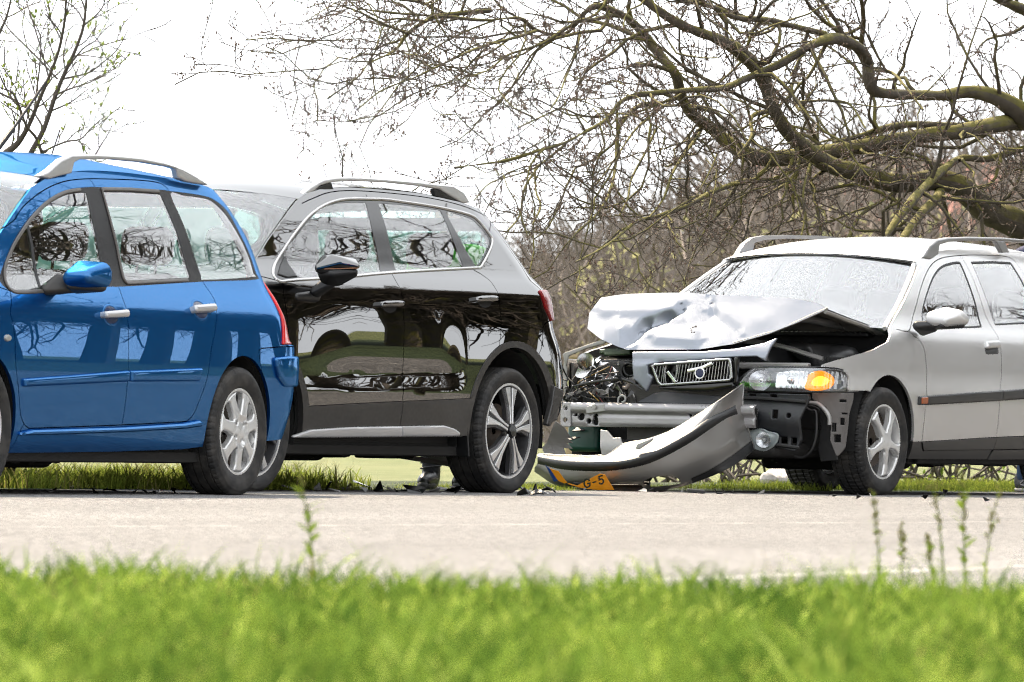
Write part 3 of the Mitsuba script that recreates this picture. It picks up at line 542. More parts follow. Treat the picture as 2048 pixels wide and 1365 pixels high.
L = edge(a, roofe); A.add('roof', crossing(L, np.interp(L[:, 0], [.75, 1.3], [-.08, 0]), np.interp(L[:, 0], [.75, 1.2, 2.0, 2.9], [.05, .052, .045, .03])), 'paint_black')
L = edge(a, apil); L[:, 1] += .012; A.add('windscreen', crossing(L, np.linspace(-.16, -.06, len(L)), np.linspace(.02, .05, len(L))), 'glass')
L = edge(a, [[-1.12,.80],[-.85,.90],[-.5,.98],[-.1,1.045],[.20,1.055]]); L[:, 1] += .01; A.add('bonnet', crossing(L, np.linspace(-.05, -.16, len(L)), np.linspace(.02, .05, len(L))), 'paint_black')
A.add('bumper_cover', tailend(A, .42, .90, q0=.34), 'paint_black', smooth=50)
tg = A.add('tailgate', tailend(A, .905, 1.12, q0=.34), 'paint_black', smooth=50); A.add('window', tailend(A, 1.125, 1.40, q0=.34), 'glass', smooth=50, parent=tg); A.add('spoiler', tailend(A, 1.405, 1.475, q0=.34), 'paint_black', smooth=50, parent=tg)
for x in (0, 2.638):
    for y in (-.905, .905): wheel(A, x, y, 'ateca', .340, .252, .235, spin=5 if x else 20)
    well(A, x, .47, y=.84)
underside(A, -.5, 3.1, .205, .31, .78, 4)
A.add('mud_flap', rbox(.012, .20, .16, .005, (2.19, -.80, .27), rot([0, 1, 0], -8)), 'plastic_dark', both=True)
seats(A, (1.40, 2.20), .45)
# torn rear corner: the end of the cladding ring and a strip of bumper hang loose
A.add('torn_arch_end', pillow(rounded([(3.10,.58),(3.19,.56),(3.20,.52),(3.14,.44),(3.06,.36),(3.02,.37),(3.07,.47)], .006), plane_xz(-.885), .03, .008, .02, .01), 'cladding', label='torn end of the grey wheel arch trim')
A.add('torn_edge', tube(spline([(3.08, -.80, .90), (3.10, -.80, .84), (3.07, -.83, .76), (3.04, -.86, .70)], 5), .007, 6), 'aluminium', label='bent bare metal edge under the tail lamp')
A.add('torn_undertray', cat(pillow(rounded([(-.45,0),(.50,0),(.48,.022),(-.45,.030)], .003), lambda u, v, w: np.stack([2.62 + u * .62, -.20 - u * .9 + 0 * w, .175 - u * .155 + v + 0 * u - w * .0], -1) + np.stack([w * .1, w * -1., w * .1], -1), .012, .004, .02, .01), rbox(.30, .40, .012, .003, (2.9, -.50, .165), rot([0, 1, 0], 12))), 'beige_plastic', label='pale torn strip hanging from the underbody')
# ---------------------------------------------------------------- the silver estate car
VO = [1.365, 52.188, 0.0]
BUMPER = [[[-1.01,0.843,0.197],[-1.16,0.601,0.194],[-1.28,0.303,0.201],[-1.31,0.155,0.268],[-1.3,0.008,0.297],[-1.24,-0.115,0.354],[-1.14,-0.221,0.442],[-1.08,-0.314,0.518],[-0.95,-0.347,0.58],[-0.79,-0.341,0.627]],[[-1.15,0.781,0.191],[-1.3,0.537,0.174],[-1.42,0.255,0.174],[-1.45,0.09,0.187],[-1.44,-0.055,0.227],[-1.38,-0.163,0.287],[-1.28,-0.253,0.361],[-1.15,-0.301,0.428],[-1.02,-0.338,0.472],[-0.86,-0.367,0.522]],[[-1.15,0.781,0.143],[-1.3,0.536,0.113],[-1.42,0.254,0.11],[-1.45,0.089,0.125],[-1.44,-0.057,0.159],[-1.38,-0.165,0.217],[-1.28,-0.262,0.295],[-1.15,-0.317,0.37],[-1.02,-0.357,0.43],[-0.86,-0.378,0.46]],[[-1.12,0.81,0.122],[-1.27,0.564,0.057],[-1.39,0.266,0.052],[-1.42,0.101,0.063],[-1.41,-0.045,0.083],[-1.35,-0.169,0.12],[-1.25,-0.274,0.185],[-1.135,-0.343,0.249],[-1.005,-0.391,0.32],[-0.845,-0.397,0.37]],[[-1.05,0.846,0.107],[-1.2,0.61,0.028],[-1.32,0.297,0.021],[-1.35,0.132,0.031],[-1.34,-0.015,0.027],[-1.28,-0.155,0.048],[-1.18,-0.261,0.102],[-1.1,-0.345,0.167],[-0.97,-0.393,0.237],[-0.81,-0.407,0.301]],[[-1.01,0.867,0.096],[-1.16,0.636,0.017],[-1.28,0.314,-0.007],[-1.31,0.149,-0.006],[-1.3,0.002,-0.003],[-1.24,-0.138,0.025],[-1.14,-0.251,0.074],[-1.08,-0.36,0.129],[-0.95,-0.408,0.189],[-0.79,-0.415,0.253]]]
def revolve_z(prof, at, n=40):
    m = revolve([(z, r) for r, z in prof], n); v = m.vertices[:, [0, 2, 1]]; m.vertices = v + [at[0], at[1], 0]; return m
V = Car('wrecked_estate_car', 26.0, tuple(VO), VOLVO, label='silver estate car with crushed front, buckled bonnet and its bumper torn off', cat='car')
vb = VOLVO
roofe = [[1.001,1.367],[1.179,1.408],[1.411,1.437],[1.675,1.454],[1.933,1.462],[2.311,1.465],[3,1.46],[3.3,1.44],[3.45,1.4]]
apil = [[0.195,0.963],[0.33,1.021],[0.474,1.086],[0.625,1.163],[0.772,1.236],[0.998,1.348],[1.001,1.367]]
tailq = [[z, float(vb.xr(z)) - .4 + .34] for z in (.28, .5, .75, .9, 1.0, 1.1, 1.2, 1.3, 1.38)]
ftop = [[0.195,0.963],[0.173,0.928],[0.104,0.886],[-0.111,0.837],[-0.317,0.807],[-0.495,0.772],[-0.603,0.745]]
out = Polygon([(0.419,0.21), (1.605,0.214), (2.151,0.22), (3.2,0.235), *[(q, z) for z, q in tailq], *roofe[::-1], *apil[::-1][1:], *ftop[1:], (-0.618,0.728), (-0.497,0.716), (-0.446,0.7), (-0.426,0.672), (-0.433,0.598), (-0.21,0.6)]).buffer(0)
arch, rarch = circ(.062, .305, .386, .388), circ(2.755, .31, .375, .37)
out = out.difference(arch).difference(rarch).difference(sbox(2.38, 0, 3.13, .31)).difference(sbox(-.6, 0, .42, .31))
g1 = smoothpoly([[0.705,0.98],[0.715,1.019],[0.782,1.09],[0.912,1.176],[1.117,1.282],[1.319,1.347],[1.503,1.374],[1.641,1.384],[1.665,1.37],[1.639,1.284],[1.61,1.135],[1.574,1.004],[1.556,0.994],[1.411,0.987],[0.76,0.972]], 3)
g2 = Polygon([[1.834,1.388],[2.201,1.4],[2.489,1.401],[2.507,1.297],[2.515,1.033],[2.263,1.026],[1.786,1.009],[1.787,1.073],[1.802,1.26]]).buffer(-.015).buffer(.015)
g3 = Polygon([[2.78,1.40],[3.05,1.40],[3.22,1.33],[3.36,1.08],[3.33,1.055],[2.80,1.04]]).buffer(-.02).buffer(.02)
lines = [[[0.286,0.961],[0.455,0.955],[0.632,1.056],[0.848,1.198],[1.06,1.305],[1.276,1.374],[1.494,1.406],[1.867,1.427],[2.254,1.435],[2.452,1.434],[2.546,1.417],[2.585,1.347],[2.595,1.018],[2.554,0.899],[2.48,0.799],[2.331,0.649],[2.275,0.5],[2.237,0.345]],
         [[1.729,1.423],[1.735,1.352],[1.696,1.109],[1.716,1.016],[1.74,0.96],[1.725,0.885],[1.69,0.759],[1.658,0.584],[1.653,0.4],[1.629,0.294],[1.595,0.234],[1.576,0.19]],
         [[0.455,0.955],[0.485,0.929],[0.547,0.9],[0.586,0.84],[0.581,0.73],[0.572,0.572],[0.569,0.404],[0.573,0.304],[0.609,0.262],[0.624,0.258]],
         [[0.371,0.31],[0.588,0.312],[1.629,0.345],[2.274,0.358]], [[0.601,0.262],[1.583,0.272],[2.109,0.279],[2.274,0.28]]]
lines.append([[2.30, .15], [2.305, .37]])
body = out.difference(unary_union([g1, g2, g3]))
lowp = Polygon([(-1, 0), (-1, .30), (.386, .308), (.6, .311), (1.63, .344), (3.4, .376), (3.4, 0)])
low_, body = body.intersection(lowp), body.difference(lowp.buffer(.0024))
got, rest = pieces(body, lines, dict(front_door=(1.2, .75), rear_door=(2.1, .75), rear_quarter=(3.2, .9), front_fender=(.3, .80)), .0024)
key = {n: V.add(n, V.panel(p), 'paint_silver', both=n != 'front_fender') for n, p in got.items()}
for p in rest + pieces(low_, [lines[1], lines[2], lines[4]], {}, .0024)[1]:
    c = p.centroid
    V.add('sill_strip' if .262 < c.y < .34 else 'sill' if c.y < .34 else 'roof_side', V.panel(p, off=.008 if .262 < c.y < .34 else 0), 'sill_grey' if c.y < .34 else 'paint_silver', both=True)
shell(V, out.difference(sbox(-1, 0, .43, 1.2)), [g1, g2, g3], None)
fd, rd, qp = key['front_door'], key['rear_door'], key['rear_quarter']
for g, pr in ((g1, fd), (g2, rd), (g3, qp)):
    V.add('window', V.panel(g.buffer(-.010), off=-.006, h=.05, hb=.03, lip=.002), 'glass', both=True, parent=pr)
    V.add('window_seal', V.strip(g.buffer(.003).difference(g.buffer(-.013)), .004, .004, -.005, .02, .01), 'trim_black', both=True, parent=pr)
st = Polygon([[0.576,0.526],[0.57,0.579],[1.63,0.622],[2.237,0.644],[2.237,0.585],[1.645,0.562]])
for gg, pr in zip(sorted(st.difference(cuts([lines[1]], .003)).geoms, key=lambda g: g.centroid.x), (fd, rd)):
    V.add('rub_strip', V.strip(gg, .018, .010, 0, .03, .012), 'trim_grey', both=True, parent=pr)
k = V.add('marker_mount', V.strip(rounded([(0.458,0.525),(0.458,0.574),(0.564,0.579),(0.569,0.527)], .004), .018, .010, 0, .03, .012), 'trim_grey')
V.add('side_marker', V.strip(rounded([(0.472,0.532),(0.472,0.568),(0.558,0.572),(0.558,0.534)], .006), .008, .006, .016, .03, .012), 'lamp_orange', parent=k)
for p, q0, z0 in ((fd, 1.581, .873), (rd, 2.498, .904)):
    V.add('handle_hollow', V.strip(rounded([(q0 - .11, z0 - .040), (q0 - .09, z0 + .032), (q0 + .11, z0 + .040), (q0 + .09, z0 - .034)], .015), .002, .002, 0, .02, .008), 'trim_grey', both=True, parent=p)
    V.add('handle', V.strip(rounded([(q0 - .105, z0 - .008), (q0 - .088, z0 + .034), (q0 + .112, z0 + .042), (q0 + .10, z0 + .002)], .012), .026, .012, 0, .02, .008), 'paint_silver', both=True, parent=p)
hs = hullpts([(.66, -.95, 1.03, .045), (.64, -1.04, 1.055, .042), (.64, -1.12, 1.045, .038), (.66, -.94, 1.015, .03), (.62, -1.06, 1.02, .04), (.66, -1.14, 1.025, .035), (.70, -1.05, 1.05, .042)])
ft = cat(hullpts([(.68, -.96, .985, .022), (.66, -1.13, .995, .022), (.62, -1.03, .99, .022)]), hullpts([(.70, -.87, .955, .028), (.66, -.95, .99, .024), (.62, -.87, .985, .03), (.68, -.95, .97, .02)]))
for m in (hs, ft): m.apply_translation((-.143, .005, 0))
k = V.add('door_mirror', hs, 'paint_silver', both=True, smooth=60); V.add('mirror_foot', ft, 'trim_grey', both=True, smooth=50, parent=k)
rail = rounded([[1.114,1.394],[1.216,1.466],[1.332,1.505],[1.498,1.522],[1.831,1.535],[2.314,1.544],[2.748,1.54],[3.032,1.497],[3.184,1.417],[3.099,1.417],[2.957,1.487],[2.701,1.522],[2.315,1.522],[1.832,1.513],[1.498,1.496],[1.358,1.475],[1.336,1.417],[1.22,1.384]], .003)
k = V.add('roof_rail', pillow(rail, plane_xz(-.585), .035, .010, .02, .01), 'rail_grey', both=True, smooth=50)
V.add('rail_post', pillow(rounded([[2.205,1.524],[2.34,1.523],[2.421,1.457],[2.318,1.452]], .003), plane_xz(-.587), .030, .006, .02, .01), 'rail_grey', both=True, parent=k)
L = edge(vb, roofe); V.add('roof', crossing(L, np.interp(L[:, 0], [1.05, 1.7], [-.14, 0]), np.interp(L[:, 0], [1.06, 1.4, 2.1, 3.4], [.040, .065, .072, .05])), 'paint_silver')
L = edge(vb, apil); L[:, 1] += .03; w = crossing(L, np.linspace(-.28, -.13, len(L)), np.linspace(.02, .038, len(L))); V.add('windscreen', w, 'glass_front')
V.add('windscreen_band', offset((w[0][-75:], w[1][:0], w[2][-75:]), 0) if False else tube(L, .014, 8), 'paint_silver', both=True)
for z0, z1, n, m in ((.28, .74, 'rear_bumper_cover', 'paint_silver'), (.745, 1.0, 'tailgate', 'paint_silver'), (1.005, 1.38, 'rear_window', 'gloss_black')): V.add(n, tailend(V, z0, z1, q0=.34), m, smooth=50)
for x in (0, 2.755):
    for y in (-.888, .888): wheel(V, x, y, 'volvo', .316, .212, .215, steer=-3 if x == 0 else 0, spin=28 if x else -40, chevron=1.)
    well(V, x + .06 * (x == 0), .40, y=.84)
underside(V, .2, 3.4, .195, .27, .74, 9)
seats(V, (1.75, 2.6), .30)
V.add('floor_front', cat(rbox(1.0, 1.1, .08, .03, (-.25, 0, .25)), hullpts([(-.74, -.5, .25, .04), (-.74, .5, .25, .04), (-.3, -.5, .235, .035), (-.3, .5, .235, .035)])), 'underbody')
# the bonnet: buckled into a tent, its front folded down
fr = [[.755,1.017],[.707,1.108],[.553,1.130],[.315,1.140],[.123,1.143],[.016,1.134],[-.22,1.130],[-.485,1.120],[-.577,1.109],[-.676,1.090],[-.735,1.060],[-.660,1.020],[-.58,.978],[-.434,.913],[-.226,.848],[-.037,.816],[.231,.810],[.423,.807],[.616,.864],[.734,.926]]
def seg(p, a, b):
    a, b = np.array(a), np.array(b); d = b - a; t = np.clip(((p - a) @ d) / (d @ d), 0, 1); return np.linalg.norm(p - a - t[:, None] * d, axis=1), t
CR = [((.401,.850),(.350,.925),-.038,.024,.075), ((.350,.925),(.234,.972),-.044,.016,.075), ((.234,.972),(.144,1.028),-.034,.013,.065), ((.144,1.028),(.168,1.075),-.010,.012,.04), ((.016,1.135),(-.018,1.08),-.010,.010,.035), ((-.018,1.08),(-.055,1.007),-.011,.010,.035),
      ((.551,1.034),(.495,.929),.018,.12,.05), ((.495,.929),(.416,.832),.026,.12,.05), ((.13,1.02),(.034,.921),.016,.10,.06), ((-.055,1.007),(-.225,.925),-.008,.12,.05), ((.66,1.035),(.20,1.045),.010,.05,.12), ((.25,.88),(.0,.87),.012,.05,.09), ((-.10,.98),(-.16,.86),.008,.06,.10)]
def crumple(y, z):
    p = np.stack([y, z], 1); o = np.zeros(len(p))
    for a_, b_, amp, wa, wb in CR:
        d, t = seg(p, a_, b_); n = np.array([-(b_[1] - a_[1]), b_[0] - a_[0]]); s = np.sign((p - np.array(a_)) @ n)
        o += amp * np.clip(1 - d / np.where(s > 0, wa, wb), 0, 1)
    q = np.stack([y * 4, z * 6, 0 * y], 1); return o + .012 * (meshkit.fbm(q, 2, seed=3) - .5)
def hoodx(y, z): return -.745 + (z - .80) * .66 - crumple(y, z) + .05 * np.clip(np.abs(y) / .75, 0, 1)**3
fp = Polygon(fr).buffer(-.008).buffer(.008)
exh = np.vstack([np.array([np.array(a_) + (np.array(b_) - np.array(a_)) * t for t in np.linspace(0, 1, 14)]) for a_, b_, *_ in CR])
VV, FF, RR = tess(fp, .016, .010, exh)
front = trimesh.Trimesh(np.stack([hoodx(VV[:, 0], VV[:, 1]), VV[:, 0], VV[:, 1]], 1), FF, process=False)
ridge = np.array([[.745,1.06],[.707,1.108],[.553,1.130],[.315,1.140],[.123,1.143],[.016,1.134],[-.22,1.130],[-.485,1.120],[-.577,1.109],[-.676,1.090],[-.735,1.060]]); rp = np.vstack([ridge[i] + (ridge[i + 1] - ridge[i]) * np.linspace(0, 1, 6)[:5, None] for i in range(len(ridge) - 1)] + [ridge[-1:]])
k = len(rp); s_ = np.linspace(0, 1, 22); ya = np.linspace(.70, -.695, k); R0 = np.stack([hoodx(rp[:, 0], rp[:, 1]) + .002, rp[:, 0], rp[:, 1] - .001], 1)
R1 = np.stack([.41 - .22 * (1 - (ya / .7)**2), ya, .938 + .03 * (1 - (ya / .7)**2)], 1)
back = np.stack([R0 + (R1 - R0) * t + np.array([0, 0, 1]) * (.035 * np.sin(math.pi * t) * (1 - .9 * np.clip((np.abs(rp[:, :1]) - .55) / .2, 0, 1)) + .012 * np.sin(7 * t + 5 * rp[:, :1]) * t * (1 - t)) for t in s_], 0)
i, j = np.meshgrid(np.arange(len(s_) - 1), np.arange(k - 1), indexing='ij'); q = np.stack([i * k + j, i * k + j + 1, (i + 1) * k + j + 1, (i + 1) * k + j], -1).reshape(-1, 4)
sheet = cat(front, (back.reshape(-1, 3), np.vstack([q[:, :3], q[:, [0, 2, 3]]])))
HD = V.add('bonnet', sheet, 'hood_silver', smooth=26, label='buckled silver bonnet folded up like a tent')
lipL = np.vstack([R0[-1:], back[1:, -1]]); V.add('bonnet_edge', cat(tube(lipL - [0, -.012, .014], .013, 6), tube(np.stack([hoodx(*np.array(fr)[10:15].T) + .012, np.array(fr)[10:15, 0], np.array(fr)[10:15, 1] + .006], 1), .009, 6)), 'hood_under', parent=HD)
V.add('bonnet_lining', (np.concatenate([back.reshape(-1, 3) - [0, 0, .022]]), np.vstack([q[:, :3], q[:, [0, 2, 3]]])), 'hood_under', smooth=40, parent=HD)
V.add('bonnet_front_lining', trimesh.Trimesh(front.vertices + [.022, 0, 0], FF[:, ::-1], process=False), 'hood_under', smooth=40, parent=HD)
dz = np.random.default_rng(5)
sc = [pillow(circ(.03 + dz.uniform(-.02, .02), .93 + dz.uniform(-.018, .018), dz.uniform(.002, .007)), lambda u, v, w: np.stack([hoodx(u, v) - w - .001, u, v], -1), .002, .001, .01, .003) for _ in range(9)]
V.add('paint_chip', cat(*sc), 'shell_dark', parent=HD, kind='stuff')
# nose panel, grille
nose = rounded([[.356,.795],[.165,.800],[-.064,.803],[-.292,.824],[-.442,.858],[-.513,.892],[-.490,.829],[-.475,.752],[-.421,.780],[-.315,.775],[-.065,.755],[.180,.733],[.243,.718],[.238,.671],[.211,.651],[.251,.566],[.313,.621],[.338,.635],[.348,.718]], .006)
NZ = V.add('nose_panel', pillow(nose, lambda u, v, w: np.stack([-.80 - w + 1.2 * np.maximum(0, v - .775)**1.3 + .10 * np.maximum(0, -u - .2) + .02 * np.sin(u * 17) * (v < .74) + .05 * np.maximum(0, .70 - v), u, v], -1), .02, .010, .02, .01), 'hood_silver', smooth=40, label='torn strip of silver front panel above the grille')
gp = rounded([[.218,.717],[.195,.730],[-.065,.753],[-.278,.770],[-.294,.745],[-.304,.655],[-.288,.636],[.152,.600],[.176,.618]], .008)
gx = lambda u, v, w: np.stack([-.835 - w + .02 * np.cos(u * 5) - .15 * (v - .68) * 0, u, v], -1)
GR = V.add('grille', pillow(gp.difference(gp.buffer(-.016)), gx, .03, .008, .02, .008), 'chrome_dim', smooth=40, label='chrome framed grille, bent and askew')
V.add('grille_back', pillow(gp.buffer(-.010), lambda u, v, w: gx(u, v, w) + [.035, 0, 0], .004, .002, .03, .02), 'gloss_black', parent=GR)
ins = gp.buffer(-.016); sl = []; rg = random.Random(2)
for n, u in enumerate(np.arange(-.285, .20, .0195)):
    bow = .022 * math.exp(-((u - .095) / .03)**2) * (1 if u > .095 else -1); skew = -.25
    pts = [(u + skew * (t - .5) * .11 * (1 - abs(u) * 1.2) + bow * math.sin(math.pi * t) * 1.3, .60 + t * .17) for t in np.linspace(0, 1, 8)]
    g = LineString(pts).buffer(.0028, cap_style=2).intersection(ins)
    for gg in getattr(g, 'geoms', [g]):
        if gg.area > 1e-4: sl.append(pillow(gg, gx, .022, .003, .02, .008))
V.add('grille_slat', cat(*sl), 'chrome_dim', parent=GR, kind='stuff')
V.add('grille_bar', cat(pillow(LineString([(-.012,.690),(-.10,.708),(-.172,.738)]).buffer(.010, cap_style=2), gx, .036, .004, .02, .008), pillow(LineString([(.112,.685),(.058,.622)]).buffer(.009, cap_style=2), gx, .036, .004, .02, .008)), 'chrome', parent=GR)
V.add('emblem_ring', pillow(Point(-.096, .679).buffer(.034, 16).difference(Point(-.096, .679).buffer(.024, 16)), gx, .044, .005, .02, .006), 'chrome', parent=GR)
V.add('emblem', pillow(Point(-.096, .679).buffer(.025, 16), gx, .038, .004, .02, .006), 'emblem_blue', parent=GR)
V.add('grille_lower_lip', pillow(rounded([[.165,.600],[-.296,.634],[-.312,.604],[-.145,.576],[.045,.573],[.19,.590]], .006), lambda u, v, w: gx(u, v, w) + [.01, 0, 0], .03, .012, .02, .01), 'gloss_black', parent=GR, smooth=40)
V.add('grille_side', pillow(rounded([[-.300,.770],[-.327,.778],[-.324,.729],[-.318,.630],[-.304,.617],[-.306,.70]], .004), lambda u, v, w: gx(u, v, w) + [.02, 0, 0], .03, .006, .02, .01), 'gloss_black', parent=GR)
# bumper beam
bm = rounded([[.742,.495],[.690,.500],[-.45,.505],[-.45,.372],[.677,.358],[.742,.362]], .004)
hol = unary_union([Point(.643,.417).buffer(.021), Point(.593,.393).buffer(.014), Point(.551,.405).buffer(.015), Point(.553,.388).buffer(.019), Point(.553,.422).buffer(.014), Point(-.046,.438).buffer(.008), sbox(.670,.420,.690,.436), Point(.729,.461).buffer(.011), Point(.729,.400).buffer(.011)])
def beamfn(u, v, w): return np.stack([-.855 - w - .022 * np.clip((v - .445) / .008, -1, 1) * .5 - .008 * (np.abs(v - .40) < .022) + .03 * np.clip((v - .492) / .01, 0, 1), u, v], -1)
BM = V.add('bumper_beam', pillow(bm.difference(hol), beamfn, .02, .005, .012, .008), 'aluminium', smooth=35, label='bare aluminium bumper beam with punched holes')
V.add('beam_core', rbox(.05, 1.15, .115, .01, (-.81, .14, .43)), 'shell_dark', parent=BM)
V.add('bracket', cat(pillow(rounded([[.602,.477],[.488,.492],[.482,.452],[.602,.435]], .003), lambda u, v, w: np.stack([-.885 - w, u, v], -1), .008, .003, .02, .008), trimesh.creation.cylinder(.013, .03, sections=16, transform=trs(-.895, .545, .474) @ rot([0, 1, 0], 90))), 'steel_light', parent=BM)
V.add('beam_end_plate', pillow(rounded([[.775,.50],[.705,.50],[.700,.355],[.770,.36]], .008).difference(unary_union([Point(.737,.465).buffer(.014), Point(.737,.395).buffer(.014)])), lambda u, v, w: np.stack([-.875 - w + .3 * np.maximum(0, u - .74), u, v], -1), .012, .004, .02, .008), 'aluminium', parent=BM)
# the bumper cover on the road
BP = np.array(BUMPER)
prof = np.array([[spline(BP[:, c], 5) for c in range(10)]])[0]                 # columns x rows x 3
surf = np.stack([spline(prof[:, r], 5) for r in range(prof.shape[1])], 0)          # rows x cols x 3
def grid(Pm):
    k, m = Pm.shape[:2]; i, j = np.meshgrid(np.arange(k - 1), np.arange(m - 1), indexing='ij'); q = np.stack([i * m + j, i * m + j + 1, (i + 1) * m + j + 1, (i + 1) * m + j], -1).reshape(-1, 4)
    return Pm.reshape(-1, 3), np.vstack([q[:, :3], q[:, [0, 2, 3]]])
def cutgrid(Pm, bad):
    v, f = grid(Pm); return v, f[~bad(v[f].mean(1))]
fogp = smoothpoly([(.001,.051),(-.055,.080),(-.138,.095),(-.168,.086),(-.182,.062),(-.154,.044),(-.049,.030),(-.010,.033)], 3)
ctrl = lambda r0, r1: surf[r0 * 5:r1 * 5 + 1]
bad = lambda c: shapely.contains_xy(fogp, c[:, 1], c[:, 2]) | ((c[:, 1] > .02) & (c[:, 1] < .40) & (c[:, 2] < .040) & (c[:, 2] > -.2))
fine = np.stack([spline(surf[:, c], 4) for c in range(surf.shape[1])], 1)
CV = V.add('bumper_cover', cutgrid(np.stack([spline(fine[r], 3) for r in range(len(fine))], 0), bad), 'bumper_silver', smooth=45, label='silver bumper cover with a black strip, torn off and resting on the road')
V.add('bumper_inside', cutgrid(np.stack([spline(fine[r], 3) for r in range(len(fine))], 0) + [.012, .004, 0], bad), 'plastic_dark', smooth=45, parent=CV)
st = ctrl(1, 2)[:, :44]; c_ = np.linspace(-1, 1, len(st))[:, None, None]; V.add('bumper_strip', grid(st + np.array([-.018, -.010, 0]) * (1 - c_**6)), 'trim_grey', smooth=60, parent=CV)
st = ctrl(4, 5)[:, 28:]; V.add('bumper_lip', grid(st + np.array([-.004, -.006, 0])), 'trim_grey', smooth=60, parent=CV)
V.add('bumper_rim', cat(tube(surf[0] + [.006, 0, 0], .006, 6), tube(surf[:, -1] + [.006, 0, 0], .006, 6), tube(surf[-1][25:] + [.006, 0, .004], .006, 6)), 'bumper_silver', parent=CV, smooth=60)
V.add('bumper_tongue', pillow(rounded([[.343,.346],[.297,.340],[.25,.300],[.205,.304],[.189,.273],[.159,.268],[.20,.20],[.307,.191]], .004), lambda u, v, w: np.stack([-1.28 - w + .5 * np.maximum(0, v - .25), u, v], -1), .01, .004, .02, .01), 'bumper_silver', parent=CV)
V.add('lower_grille', cat(*[pillow(LineString([(.46, zz), (.25, zz - .012), (.01, zz - .004)]).buffer(.006), lambda u, v, w: np.stack([-1.31 - w, u, v], -1), .015, .003, .03, .01) for zz in (.012, .040)], rbox(.02, .42, .05, .004, (-1.27, .22, .03))), 'plastic_dark', parent=CV)
V.add('tow_cover', pillow(rounded([[.021,.243],[.010,.269],[-.087,.309],[-.073,.286],[.002,.236]], .004), lambda u, v, w: np.stack([-1.44 - w - .15 * u, u, v], -1), .014, .006, .02, .008), 'white_paint', parent=CV)
V.add('torn_liner', pillow(Polygon([[.729,.39],[.678,.356],[.642,.293],[.669,.293],[.637,.266],[.676,.265],[.64,.231],[.698,.236],[.682,.202],[.697,.184],[.813,.192],[.837,.234],[.806,.262]]).buffer(0), lambda u, v, w: np.stack([-1.0 - w - .12 * np.sin(v * 20) * .2, u, v], -1), .006, .002, .02, .01), 'liner_grey', label='grey plastic liner with ragged torn edge')
# number plate, folded
PL = V.add('number_plate', pillow(Polygon([[.418,.030],[.358,.016],[.212,.086],[.178,.085],[.126,-.004],[.236,-.006],[.343,.004],[.411,.022]]), lambda u, v, w: np.stack([-1.50 - w - .25 * (v - .02), u, v + .010], -1), .003, .001, .02, .01), 'plate_yellow', label='folded yellow number plate with black characters')
V.add('plate_end', pillow(Polygon([[.530,.112],[.47,.095],[.424,.030],[.443,.026],[.478,.040]]), lambda u, v, w: np.stack([-1.49 - w - .3 * (v - .02), u, v + .010], -1), .003, .001, .02, .01), 'plate_yellow', parent=PL)
V.add('plate_blue_band', pillow(Polygon([[.548,.130],[.521,.108],[.478,.040],[.504,.034]]), lambda u, v, w: np.stack([-1.495 - w - .3 * (v - .02), u, v + .010], -1), .003, .001, .02, .01), 'plate_blue', parent=PL)
tx = meshkit.text_mesh('G-5', .050, .002, True); tv = tx.vertices.copy(); th_ = math.radians(13); uu = .318 - (tv[:, 0] * math.cos(th_) - tv[:, 1] * math.sin(th_) * .3); vv = .000 + tv[:, 0] * math.sin(th_) + tv[:, 1] * .98
tx.vertices = np.stack([-1.5035 - tv[:, 2] - .25 * (vv - .02), uu, vv + .010], -1); tx.faces = tx.faces[:, ::-1]
V.add('plate_characters', tx, 'ink', smooth=False, parent=PL)
# left lamp and what the missing corner shows
hl = smoothpoly([[-.312,.597],[-.315,.621],[-.332,.656],[-.391,.705],[-.445,.716],[-.658,.719],[-.86,.717],[-.925,.697],[-.945,.665],[-.945,.632],[-.932,.597],[-.714,.588],[-.483,.587]], 4)
lx = lambda u, v, w: np.stack([-.80 - w + .62 * np.maximum(0, -u - .60)**1.6 + .25 * np.maximum(0, v - .62), u, v], -1)
lx2 = lambda u, v, w: lx(u, v, w) * np.array([1, 1, 1]) + np.stack([.13 + 0 * u, 0 * u, 0 * u], -1)
def squash(f):     # the lamp's outer end lies along the fender: |y| saturates there
    def g(u, v, w):
        P = f(u, v, w); o = np.maximum(0, -u - .70); P[..., 1] = np.where(o > 0, -.70 - .15 * np.tanh(o / .15), u); P[..., 0] = P[..., 0] + np.maximum(0, o - .15 * np.tanh(o / .15)) * 2.1; return P
    return g
LX, LX2 = squash(lx), squash(lx2)
HL = V.add('headlamp', pillow(hl, LX, .02, .012, .03, .012, back=False), 'glass_clear', smooth=60, label='headlamp with an orange indicator, its lens unbroken')
V.add('housing', pillow(hl.buffer(.004), lambda u, v, w: LX2(u, v, w) + [.06, 0, 0], .01, .006, .03, .012, back=False), 'lamp_body', smooth=50, parent=HL)
V.add('rim', pillow(hl.buffer(.010).difference(hl.buffer(-.004)), lambda u, v, w: LX(u, v, w) + [.012, 0, 0], .016, .005, .03, .012), 'gloss_black', smooth=50, parent=HL)
def bowl(cu, cv, ru, rv, depth, d0):
    t = np.linspace(0, 1, 10)[:, None]; th = np.linspace(0, 2 * np.pi, 33)[None]
    u, v, w = cu + ru * t * np.cos(th), cv + rv * t * np.sin(th), d0 + depth * t**2 + 0 * th; return grid(LX(u, v, w - .02))
V.add('reflector', bowl(-.428, .645, .074, .056, .075, -.105), 'reflector', smooth=60, parent=HL)
V.add('reflector_panel', pillow(rounded([[-.515,.600],[-.515,.690],[-.60,.704],[-.700,.700],[-.700,.600]], .012), lambda u, v, w: LX(u, v, w - .075 - .03 * np.clip(1 - ((u + .61) / .10)**2, 0, 1) + .003 * np.sin(u * 190)), .01, .004, .012, .006, back=False), 'reflector', smooth=30, parent=HL)
